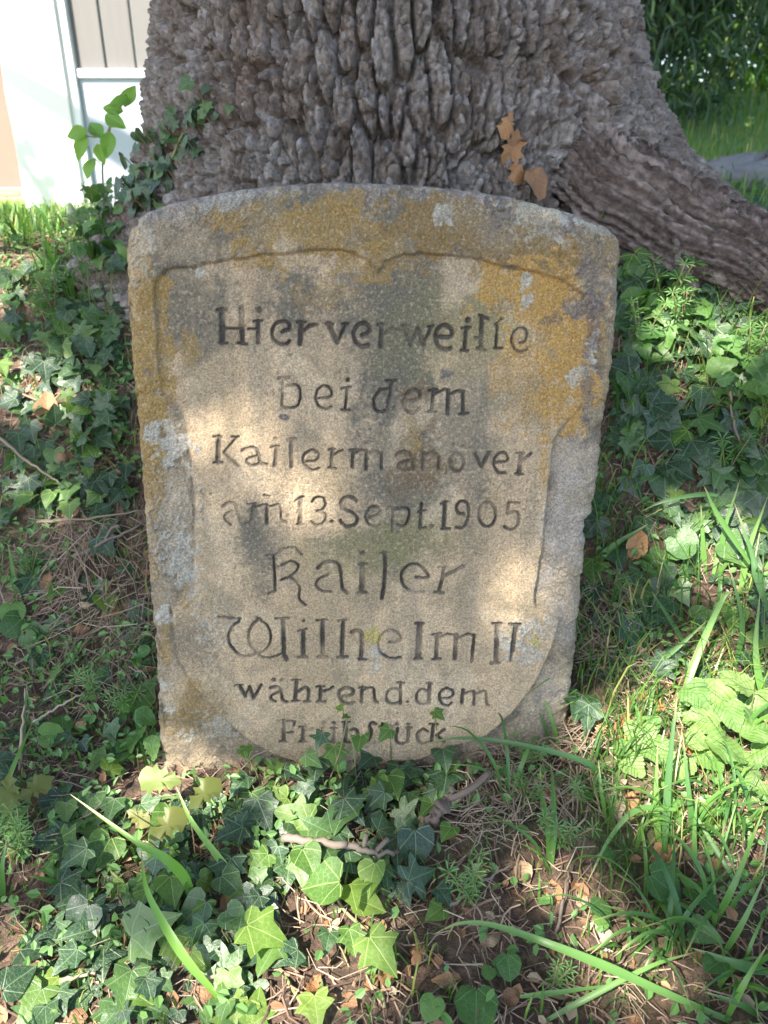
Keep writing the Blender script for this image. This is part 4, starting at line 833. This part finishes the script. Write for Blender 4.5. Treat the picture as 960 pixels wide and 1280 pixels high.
plant_leaves('leafy_weed', 'feathery green weed on the right bank above the crossing grass', 'weed', None, (930,450), ['weed'], region([(890,420),(960,420),(960,540),(910,520)], 34, 20, 40, .02, .09, 32), nb=(.3,.4,.5,.5))
plant_leaves('leafy_weed', 'green weed at the foot of the oak behind the upper left corner of the stone', 'weed', None, (130,300), ['weed','ivy'], region([(90,250),(150,200),(165,250),(160,340),(95,340)], 150, 13, 26, .0, .14, 33), nb=(.3,.4,.5,.5))
# sapling in front of the house
sap = empty('sapling', hit(128,262), 'slender sapling with fresh green leaves against the white house wall', 'sapling', None)
smb = MB(); tops = {}
def on_d(px, py, Y): return Vector(on_plane_y(px, py, Y))
Ys = 1.35
stem_pts = [on_d(x,y,Ys) for x,y in [(130,262),(128,215),(135,165),(150,135),(157,118)]]; stem_pts[0].z = float(G(stem_pts[0].x, Ys))-.01
smb.tube(catmull(stem_pts, 4), [.004,.0035,.003,.0025,.002]*3+[.002]*2, 6, .2) if False else smb.tube(catmull(stem_pts, 4), .0028, 6, .2)
for (x,y,s_,tx,tz,bx,by) in [(97,165,24,-1,-.1,128,172),(104,183,26,-.3,-1,120,172),(120,160,26,-.3,.6,128,166),(142,150,26,.7,-.4,140,155),(136,178,26,-.2,-1,138,160),(157,120,26,.2,.8,153,130),(152,128,22,-.9,-.3,153,130),(116,210,24,-.2,-1,126,205),(143,135,22,-.8,.3,150,138),(125,190,20,.3,-.9,128,185)]:
    p = on_d(x,y,Ys-.02); b = on_d(bx,by,Ys); me = RL.choice(LM['ovate']); sz = px_size(p, s_*1.25); tip = Vector((tx,-.25,tz)).normalized()
    bp = p-tip*sz*.4; leaf_at(me, bp, Vector((0,-.8,.5))+rvec(.2), tip, sz, sap); smb.tube([b, bp], .0014, 4, .2, False)
smb.build('stem', M['green_stem'], sap)['kind'] = 'stuff'
# cleavers: whorls of narrow leaves on thin stems
def whorl_mesh():
    mb = MB()
    for k in range(7):
        an = 2*math.pi*k/7; d_ = Vector((math.cos(an), math.sin(an), .25)); sd_ = Vector((-math.sin(an), math.cos(an), 0))
        mb.add([(0,0,0), d_*.45-sd_*.07, d_*.8-sd_*.075+Vector((0,0,-.03)), d_+Vector((0,0,-.12)), d_*.8+sd_*.075+Vector((0,0,-.03)), d_*.45+sd_*.07], [(0,1,2,3),(0,3,4,5)])
    o = mb.build('whorl', M['weed']); me = o.data; bpy.data.objects.remove(o); return me
WH = whorl_mesh()
RC = random.Random(9)
def cleaver(px, py, n, hgt, label, group='cleavers growing around the stone', lean=None):
    b = hit(px, py); pl = empty('cleavers', b, label, 'weed', group); st = MB()
    for j in range(n):
        d_ = Vector((RC.uniform(-1,1), RC.uniform(-1,.6), 0))*.6 if lean is None else Vector(lean)+rvec(.12)
        P = catmull([b, b+d_*hgt*.35+Vector((0,0,hgt*.5)), b+d_*hgt*.8+Vector((0,0,hgt))], 4); st.tube(P, .0011, 4, .3)
        for k in range(2, len(P), 2):
            o = link('whorl', WH, pl); t_ = (P[k]-P[k-1]).normalized(); q = t_.to_track_quat('Z','Y')
            s_ = hgt*RC.uniform(.16,.26); o.matrix_basis = Matrix.Translation(P[k]) @ q.to_matrix().to_4x4() @ Matrix.Diagonal((s_,s_,s_,1)) @ Matrix.Rotation(RC.uniform(0,6),4,'Z')
    st.build('stem', M['green_stem'], pl)['kind'] = 'stuff'; return pl
cleaver(590,1130,3,.07,'grey green cleavers on bare litter in front of the stone', None)
cleaver(700,1060,5,.06,'cleavers with bright whorls in the litter before the stone', None)
cleaver(660,960,5,.05,'low cleavers growing along the lower right corner of the stone', None)
cleaver(440,935,2,.075,'slender cleavers rising before the last carved word', None, lean=(-.25,.1,0))
cleaver(548,950,1,.07,'single cleavers shoot rising before the end of the last carved line', None, lean=(0,.1,0))
cleaver(745,270,3,.16,'tall cleavers leaning on the oak bark behind the stone', None, lean=(-.45,.05,0))
for (x,y,n,h) in [(800,440,5,.09),(850,420,5,.08),(930,480,6,.1),(905,600,4,.08),(160,900,5,.06),(30,1070,4,.07),(20,1050,4,.06),(720,700,3,.06),(760,760,3,.06),(660,1010,5,.05),(830,400,4,.1),(120,870,4,.06),(40,720,4,.05),(70,400,5,.09),(110,330,5,.1),(140,290,5,.12),(800,340,4,.1),(730,1000,4,.05),(690,1240,3,.05)]:
    cleaver(x,y,n,h,'small whorled cleavers growing '+where(x, y), 'small cleavers '+where(x, y))

# ------------------------------------------------------------------ fallen leaves, twigs, pebble
def fallen(px, py, spx, kind, label, h=.008, group=None, face=.6):
    p = hit(px, py, h); o = leaf_at(RL.choice(LM[kind]), p, nrm_at(p.x,p.y)*.6+tocam(p)*face+rvec(.3), rvec(1.), px_size(p, spx), None, 'fallen_leaf')
    tag(o, label, 'dead leaf', group); return o
fallen(765,915,44,'dead_oak','crumpled orange dead leaf lying right of the stone base')
fallen(752,925,26,'dead_oak','torn piece of orange dead leaf tucked under a crumpled one')
fallen(833,890,34,'dead_oak','smooth tan dead leaf among tall grass blades')
fallen(845,932,26,'dead_oak','small orange dead leaf below crinkled yellow green weed')
fallen(45,475,40,'dead_oak','sunlit orange dead leaf lying in the ivy of the left bank')
fallen(58,532,44,'dead','pale brown dead leaf in the ivy of the left bank')
fallen(400,1218,30,'dead_oak','round orange dead leaf on sunlit litter below bright young ivy')
fallen(820,1052,52,'dead','pale grey folded dead leaf under grass blades')
fallen(770,1172,56,'dead','light grey curled dead leaf on the brown litter')
fallen(700,1235,34,'dead_oak','rusty dead leaf pressed in litter near a long grass blade')
fallen(90,1232,60,'dead','long straw coloured dead leaf under the ivy')
fallen(955,940,40,'dead','tan dead leaf half hidden by crinkled weed')
for (x,y,s_) in [(790,990,38),(770,985,40),(810,1000,34),(760,700,36),(790,700,40),(740,1195,30),(650,1075,34),(600,1180,30),(570,1230,30),(690,1100,34),(120,690,30),(150,760,26),(90,790,22),(85,650,30),(60,740,26),(110,1270,40),(260,1265,44),(350,1170,30),(430,1240,30),(905,960,30),(940,1020,36),(640,1190,26),(720,1130,30),(870,790,28),(800,760,30),(745,640,26),(480,1240,34),(520,1200,30),(650,1240,30),(780,1270,40),(700,1000,24),(590,1080,28),(85,560,26),(130,600,26),(30,620,30),(180,690,24),(880,270,26),(850,300,20),(930,330,24),(800,480,26),(820,520,28)]:
    fallen(x,y,s_,'dead','brown dead leaf lying '+where(x, y), group='brown dead leaves '+where(x, y))
for (x,y,s_,lb) in [(629,160,34,'uppermost tan oak leaf caught in the bark of the trunk'),(634,190,46,'large tan oak leaf caught in the bark of the trunk'),(640,214,36,'tan oak leaf caught in bark just above the stone'),(660,234,46,'dark brown oak leaf wedged between the stone top and the bark')]:
    q = trunk_pt(x, y)
    if q:
        p, n = q; sz = px_size(p, s_*.95); tip = Vector((RL.uniform(-.5,.5),0,-1)); 
        o = leaf_at(LM['dead_oak' if 'dark' not in lb and 'red' not in lb else 'dead'][RL.randrange(3)], p+n*.012-tip*sz*.45, n+Vector((0,-.3,.2))+rvec(.12), tip, sz, None, 'oak_leaf'); tag(o, lb, 'dead leaf')
def twig(pts, r0, label, group=None, forks=(), h=.012, mat='twig', rv=None):
    P = [hit(x, y, hh if hh is not None else h) for x, y, hh in [(p+(None,))[:3] for p in pts]]
    mb = MB(); C_ = catmull(P, 7); C_ = [p+rvec(r0*.35) for p in C_]; m = len(C_)
    mb.tube(C_, [r0*(1.1-.6*i/(m-1))*RL.uniform(.85,1.15) for i in range(m)], 7, RL.random() if rv is None else rv)
    for f in forks:
        F_ = [hit(x, y, hh) for x, y, hh in f]; mb.tube(catmull(F_, 4), [r0*.6]*len(catmull(F_,4)), 6, .4)
    o = mb.build('twig', M[mat]); tag(o, label, 'twig', group); return o
twig([(352,1048,.03),(400,1052,.04),(440,1058,.045),(470,1066,.04),(500,1062,.035)], .0052, 'knobbly brown woody stem lying across the ivy', forks=[[(455,1058,.045),(458,1042,.055)],[(470,1064,.04),(485,1048,.05)]])
twig([(535,1030,.03),(548,1015,.045),(560,1000,.05),(567,986,.055)], .0075, 'thick short brown ivy stem rising beside the inscription foot', forks=[[(560,1000,.05),(590,985,.05),(612,965,.05)]])
twig([(95,696,.02),(130,678,.03),(178,655,.04)], .0042, 'grey twig leaning on the left edge of the stone', forks=[[(130,678,.03),(140,660,.04),(150,658,.05)]])
twig([(0,548,.05),(40,580,.05),(75,605,.04),(112,650,.02)], .0030, 'long pale dry stalk slanting over the left bank ivy', mat='straw', rv=.6)
twig([(45,652,.02),(110,648,.03),(178,638,.035)], .0026, 'straight dry stalk pointing at the left edge of the stone', mat='straw', rv=.6)
twig([(40,905,.02),(70,885,.03),(105,865,.03)], .0022, 'thin dry stalk on the bare twig litter left of the stone', mat='straw', rv=.6)
twig([(25,965,.0),(27,920,.04),(33,860,.07)], .0028, 'upright straw coloured stalk left of the stone', mat='straw', rv=.6)
twig([(632,940,.01),(660,915,.03),(712,880,.05)], .0024, 'pale straw stalk resting on the lower right corner of the stone', mat='straw', rv=.6)
twig([(782,272,.06),(830,300,.05),(862,298,.05),(892,276,.06)], .0032, 'bent pale twig in front of the oak root', forks=[[(830,300,.05),(815,330,.03)]], mat='straw', rv=.6)
twig([(872,372,.0),(862,350,.05),(850,325,.08),(846,300,.11)], .010, 'short grey broken stick standing before the oak root', rv=.9)
twig([(845,345,.03),(858,335,.06),(850,360,.05)], .002, 'thin pale shoot beside the broken stick', mat='straw', rv=.6)
twig([(912,490,.05),(920,540,.05),(945,580,.02)], .0022, 'pale dry stem among ivy on the right bank', mat='straw', rv=.9)
twig([(655,820,.01),(700,795,.03)], .002, 'fine twig by the right edge of the stone') if False else None
twig([(560,1135,.01),(600,1105,.02),(640,1080,.02)], .0022, 'thin twig on the bare litter in front of the stone')
twig([(695,1165,.01),(705,1120,.02),(715,1080,.02)], .0022, 'thin grey twig standing out of the litter')
twig([(45,1245,.01),(80,1225,.02),(120,1215,.02)], .0030, 'pale stick under the ivy leaves', mat='straw', rv=.6)
twig([(250,1225,.02),(280,1215,.02),(305,1200,.02)], .0024, 'pale stick on the sunlit litter beside the broad blade', mat='straw', rv=.6)
pb = MB(); p = hit(107,755,.01); Vp = []; Fp = []
for i in range(9):
    for k in range(14):
        a_, b2 = math.pi*i/8, 2*math.pi*k/14; rr_ = 1+.06*math.sin(3*b2+i)
        Vp.append(p+Vector((.0105*math.sin(a_)*math.cos(b2)*rr_, .009*math.sin(a_)*math.sin(b2)*rr_, .0075*math.cos(a_))))
for i in range(8):
    for k in range(14): Fp.append((i*14+k, i*14+(k+1)%14, (i+1)*14+(k+1)%14, (i+1)*14+k))
pb.add(Vp, Fp); tag(pb.build('pebble', M['pebble']), 'small round tan pebble on the twig litter left of the stone', 'pebble')
# a small tangle of dry roots and stalks at the right foot of the stone, and the bare litter left of it
def straw_stuff(name, n, sampler, lmin, lmax, rad, label, mat='straw', curl=.25, lift=.012):
    S_ = np.array([sampler() for k in range(n)]); x, y, h = S_.T; an = rng.random(n)*6.283; L = rng.uniform(lmin, lmax, n); up = rng.uniform(-.15,.35,n)
    dx, dy = np.cos(an), np.sin(an); w = rad*rng.uniform(.6,1.5,n); c2 = rng.uniform(-curl, curl, n); V = []
    for i in range(4):
        t_ = i/3-.5; qx = x+dx*L*t_-dy*c2*L*t_*t_*4; qy = y+dy*L*t_+dx*c2*L*t_*t_*4
        qz = G(qx, qy)+h+rng.random(n)*lift+up*L*(t_+.3)*.5
        V += [np.stack([qx+dy*w, qy-dx*w, qz],-1), np.stack([qx, qy, qz+w*1.3],-1), np.stack([qx-dy*w, qy+dx*w, qz],-1)]
    V = np.stack(V, 1).reshape(-1,3); o = np.arange(n)[:,None]*12
    F = np.concatenate([o+np.array([[b,b+1,b+4,b+3]]) for b in (0,1,3,4,6,7)])
    ob = link(name, np_mesh(name, V, [F], False, {'rnd': np.repeat(rng.random(n),12)}), None, M[mat]); tag(ob, label, 'litter', None, 'stuff'); return ob
def samp_px(poly, h=.01):
    P = np.array(poly, float); xs, ys = P[:,0], P[:,1]; pool = []
    while len(pool) < 400:
        x, y = random.uniform(xs.min(), xs.max()), random.uniform(ys.min(), ys.max())
        if poly_sd(P, np.array([x]), np.array([y]))[0] > 0: q = hit(x, y); pool.append((q.x, q.y))
    def f():
        q = random.choice(pool); return q[0]+random.gauss(0,.012), q[1]+random.gauss(0,.012), random.uniform(-.002, h)
    return f
straw_stuff('dry_stalks', 210, samp_px([(60,680),(190,650),(195,870),(130,880),(60,850)], .02), .03, .13, .0007, 'bare dry twigs and stalks matted on the ground left of the stone')
straw_stuff('dry_stalks', 120, samp_px([(715,760),(800,760),(800,850),(720,850)], .03), .015, .06, .0007, 'tangle of dry rootlets right of the stone', curl=.9)
straw_stuff('dry_stalks', 260, samp_px([(600,930),(740,900),(760,1000),(560,1060)], .02), .02, .09, .0007, 'dry stalks tangled with small weeds before the stone corner')
def samp_box():
    x = random.uniform(-1.0,1.2); y = -.46+2.0*random.random()**1.3; return x, y, random.uniform(-.002,.006)
straw_stuff('plant_litter', 7000, samp_box, .008, .05, .0011, 'brown bark chips and dead plant litter strewn on the soil', 'litter', .4, .006)
Xf, Yf = rng.uniform(-1.0,1.2,2200), -.46+1.7*rng.random(2200)**1.3
V_, F_, r_ = leaf_cloud(np.stack([Xf,Yf,G(Xf,Yf)+.002+rng.random(2200)*.008],-1), .016, (0,-.3,2.2), .7); ob = link('leaf_fragments', np_mesh('leaf_fragments', V_, F_, False, {'rnd': r_}), None, M['dead']); tag(ob, 'broken bits of brown dead leaves on the soil', 'litter', None, 'stuff')
straw_stuff('straw_litter', 7500, samp_box, .012, .075, .0006, 'fine dry straw strewn over the soil', 'straw', .4, .012)

# ------------------------------------------------------------------ short grass and ground cover
def grass_field(name, X, Y, hmin, hmax, w, label, mat='grass', droop=.5):
    n = len(X); Z = G(X, Y, True)-.004; an = rng.random(n)*6.283; L = hmin+(hmax-hmin)*rng.random(n)**1.5; ww = w*(.6+.8*rng.random(n))
    d_ = np.stack([np.cos(an), np.sin(an), 0*an],-1); sd_ = np.stack([-np.sin(an), np.cos(an), 0*an],-1); up = np.array([0,0,1.]); dr = droop*(.3+rng.random(n))
    B = np.stack([X,Y,Z],-1); p1 = B+up*(L*.5)[:,None]+d_*(L*.18*dr)[:,None]; p2 = B+up*(L*.85)[:,None]+d_*(L*.55*dr)[:,None]; p3 = B+up*(L*(1-.25*dr))[:,None]+d_*(L*1.0*dr)[:,None]
    V = np.stack([B-sd_*ww[:,None], B+sd_*ww[:,None], p1-sd_*ww[:,None], p1+sd_*ww[:,None], p2-sd_*(ww*.7)[:,None], p2+sd_*(ww*.7)[:,None], p3],1).reshape(-1,3)
    o = np.arange(n)[:,None]*7
    Fq = np.concatenate([o+np.array([[0,1,3,2]]), o+np.array([[2,3,5,4]])]); Ft = o+np.array([[4,5,6]])
    ob = link(name, np_mesh(name, V, [Fq,Ft], False, {'rnd': np.repeat(rng.random(n)**.9,7)}), None, M[mat]); tag(ob, label, 'grass', None, 'stuff'); return ob
def band(n, x0, x1, y0, y1, nz=0., seed=1, fr=3.):
    X = rng.uniform(x0,x1,n); Y = rng.uniform(y0,y1,n); k = fbm(X*fr,Y*fr,3,seed) > nz
    k &= ~((np.abs(X) < .30) & (Y > -.02) & (Y < .2)); k &= np.hypot(X-TX, Y-TY) > .52
    return X[k], Y[k]
X1, Y1 = band(15000, -1.05, 1.3, -.5, 1.05, -.05, 5, 6)
grass_field('short_grass', X1, Y1, .012, .055, .0011, 'thin short grass scattered in the undergrowth')
X5, Y5 = band(4200, .28, 1.0, -.45, .75, -.1, 25, 5)
grass_field('long_grass', X5, Y5, .04, .13, .0011, 'thin tangled grass on the bank beside the right edge of the stone', droop=.9)
X2, Y2 = band(9000, -1.9, -.45, .75, 3.2, -.3, 6)
grass_field('meadow_grass', X2, Y2, .03, .10, .0016, 'longer grass on the bank between the oak and the house', droop=.7)
X3, Y3 = band(14000, -5, -1.0, 2.6, 4.7, -.6, 7); X4, Y4 = band(16000, .8, 5, 1.3, 9, -.6, 8)
grass_field('lawn_grass', np.concatenate([X3,X4]), np.concatenate([Y3,Y4]), .04, .13, .003, 'lawn grass beyond the oak', droop=.6)
# tiny creeping leaves as ground cover
Xc, Yc = band(22000, -1.05, 1.3, -.48, 1.1, -.12, 15, 4.5)
hq = hit(590,1150); kk = (((Xc-hq.x)/.30)**2+((Yc-hq.y)/.17)**2 > 1) | (rng.random(len(Xc)) < .22); Xc, Yc = Xc[kk], Yc[kk]
Pc = np.stack([Xc, Yc, G(Xc,Yc)+rng.random(len(Xc))*.03],-1)
V_, F_, r_ = leaf_cloud(Pc, .0135, (0,-.4,1.6), .6); ob = link('ground_cover', np_mesh('ground_cover', V_, F_, False, {'rnd': r_}), None, M['weed']); tag(ob, 'tiny green creeping leaves covering the soil', 'ground cover', None, 'stuff')

# ------------------------------------------------------------------ house and what stands behind
def at_h(px, py, Y=HY): return on_plane_y(px, py, Y)
hb = at_h(36, 277); zb = hb[2]-.25
house = empty('house', (hb[0], HY, hb[2]), 'sunlit white rendered house with grey boarded door', 'house')
dl = at_h(84,40)[0]; dr = dl+1.5; rail = at_h(120,92)[2]; xl = hb[0]
def part(name, mat, par, boxes, rv=0.):
    mb = MB()
    for lo, hi in boxes: mb.box(lo, hi, rv)
    o = mb.build(name, M[mat], par, False)
    bv = o.modifiers.new('bevel','BEVEL'); bv.width = .006; bv.segments = 2; return o
part('wall', 'white_render', house, [((xl,HY,zb),(dl-.06,HY+.3,4.2)),((dr+.06,HY,zb),(6*0+dr+.5,HY+.3,4.2)),((dl-.06,HY,2.55),(dr+.06,HY+.3,4.2)),((xl,HY+.3,zb),(xl+.3,HY+4,4.2))])
door = part('door', 'pale_paint', house, [((dl,HY+.07,zb),(dl+.72,HY+.11,rail-.02)),((dl+.75,HY+.07,zb),(dr,HY+.11,rail-.02))])
part('door_frame', 'white_paint', door, [((dl-.06,HY+.03,zb),(dl-.003,HY+.14,2.5)),((dr+.003,HY+.03,zb),(dr+.06,HY+.14,2.5)),((dl-.06,HY+.03,2.5),(dr+.06,HY+.14,2.55))])
part('rail', 'white_paint', door, [((dl,HY+.05,rail-.02),(dr,HY+.12,rail+.03))])
part('mullion', 'white_paint', door, [((dl+.723,HY+.055,zb),(dl+.747,HY+.115,rail-.022))])
bw = .178
for k in range(8): part('board', 'grey_board', door, [((dl+k*bw*1.05+.003,HY+.075+.004*(k%2),rail+.032),(dl+k*bw*1.05+bw,HY+.11,2.49))], k*.13)
v0, v1 = at_h(54,256), at_h(63,272); part('vent', 'dark_vent', house, [((v0[0],HY-.012,v1[2]),(v1[0],HY+.02,v0[2]))])
part('roof', 'grey_board', house, [((xl-.4,HY-.5,4.2),(dr+.9,HY+5,4.35))])
# peach coloured building set back beyond the house corner, on a brick base
PY = 6.4; pk = on_plane_y(-140, 280, PY); pe = on_plane_y(60, 230, PY)
out_b = empty('outbuilding', (pk[0], PY, pk[2]), 'peach rendered wall on a low brick base beyond the house corner', 'building')
part('wall', 'peach_render', out_b, [((pk[0]-3,PY,.2),(pe[0]+.5,PY+.3,4.0))])
bb = part('brick_base', 'mortar', out_b, [((pk[0]-1,PY-.16,.1),(pe[0]+.1,PY-.002,.50))])
brk = MB(); brk.box((-.11,-.006,-.03),(.11,.05,.03)); bo = brk.build('brick', M['brick'], bb, False); bo.modifiers.new('bevel','BEVEL').width = .004
first = True; xs0 = -4.6
for r_i in range(5):
    for c_i in range(11):
        o = bo if first else bo.copy()
        if not first: COL.objects.link(o)
        first = False; o.matrix_basis = Matrix.Translation((xs0+c_i*.235+(.117 if r_i%2 else 0), PY-.165, .20+r_i*.068))
# weeping conifer to the right, and the shrubs behind it
def shrub(name, label, cat, c, rad, n, size, mat, group=None, aspect=.5, hang=None, trunk_r=.04, extra=None, shell=.4):
    g = empty(name, (c[0], c[1], float(G(c[0],c[1]))), label, cat, group)
    q = rng.normal(0,1,(n,3)); q /= np.linalg.norm(q,axis=1)[:,None]; q *= (shell+(1-shell)*rng.random(n))[:,None]
    q *= (1+.28*fbm(q[:,0]*2.3+c[0], q[:,2]*2.3+q[:,1], 3, 77))[:,None]
    P = np.array(c)+q*np.array(rad); P = P[P[:,2] > G(P[:,0],P[:,1])+.04]
    V, F, r = leaf_cloud(P, size, (0,0,.3), aspect, 0, hang); link('crown', np_mesh('crown', V, F, False, {'rnd': r}), g, M[mat])
    mb = MB(); b = Vector(g.location)
    for k in range(5):
        a_ = k*1.26; mb.tube(catmull([b-Vector((0,0,.05)), b+Vector((math.cos(a_)*rad[0]*.2, math.sin(a_)*rad[1]*.2, rad[2]*.5)), Vector(c)+Vector((math.cos(a_)*rad[0]*.6, math.sin(a_)*rad[1]*.6, rad[2]*.5))], 4), [trunk_r*(1-.07*i) for i in range(9)], 6, .2)
    mb.build('trunk', M['twig'], g)
    if extra:
        Pe = P[rng.integers(0,len(P),extra[1])]; V, F, r = leaf_cloud(Pe, extra[2], (0,-1.2,.3), .9); link('blossoms', np_mesh('blossoms', V, F, False, {'rnd': r}), g, M[extra[0]])
    return g
shrub('weeping_conifer', 'dark drooping conifer behind the right flank of the oak', 'conifer', (1.5,4.3,2.15), (.85,.8,1.4), 30000, .085, 'conifer', hang=(0,0,-1,.4), aspect=.11, shell=.25)
shrub('flowering_shrub', 'loose green shrub with pink and orange blossoms behind the conifer', 'shrub', (3.0,5.6,2.7), (1.3,.8,1.5), 7000, .10, 'shrub', aspect=.5, extra=('blossom',60,.06))
for k, (x, y, rx, rz, lb) in enumerate([(1.4,8.5,1.8,3.0,'tall pale green shrub closing the lawn behind the conifer'),(4.4,9.0,1.9,2.8,'broad green shrub at the back of the lawn'),(7.0,9.5,2.2,3.4,'rounded green shrub at the far side of the lawn')]):
    shrub('shrub', lb, 'shrub', (x,y,float(G(x,y))+rz*.55), (rx,1.3,rz), 6000, .17, 'shrub', 'shrubs behind the lawn')
sg = shrub('shrub', 'small light green bush before the peach wall', 'shrub', (-2.62,4.0,.62), (.22,.25,.36), 260, .09, 'sapling', trunk_r=.008)
rk = MB(); c = Vector(gp(1.62,2.7,.0)); Vr = []; Fr = []
for i in range(13):
    for k in range(26):
        a_, b2 = math.pi*i/12, 2*math.pi*k/26; n_ = 1+.35*float(fbm(np.array([math.cos(b2)*1.6+i*.21]), np.array([math.sin(b2)*1.6]), 3, 5)[0])
        Vr.append(c+Vector((.34*math.sin(a_)*math.cos(b2)*n_, .2*math.sin(a_)*math.sin(b2)*n_, .11*math.cos(a_)*n_)))
for i in range(12):
    for k in range(26): Fr.append((i*26+k, i*26+(k+1)%26, (i+1)*26+(k+1)%26, (i+1)*26+k))
rk.add(Vr, Fr); tag(rk.build('boulder', M['rock']), 'low dark grey boulder on the grass behind the oak root', 'rock')
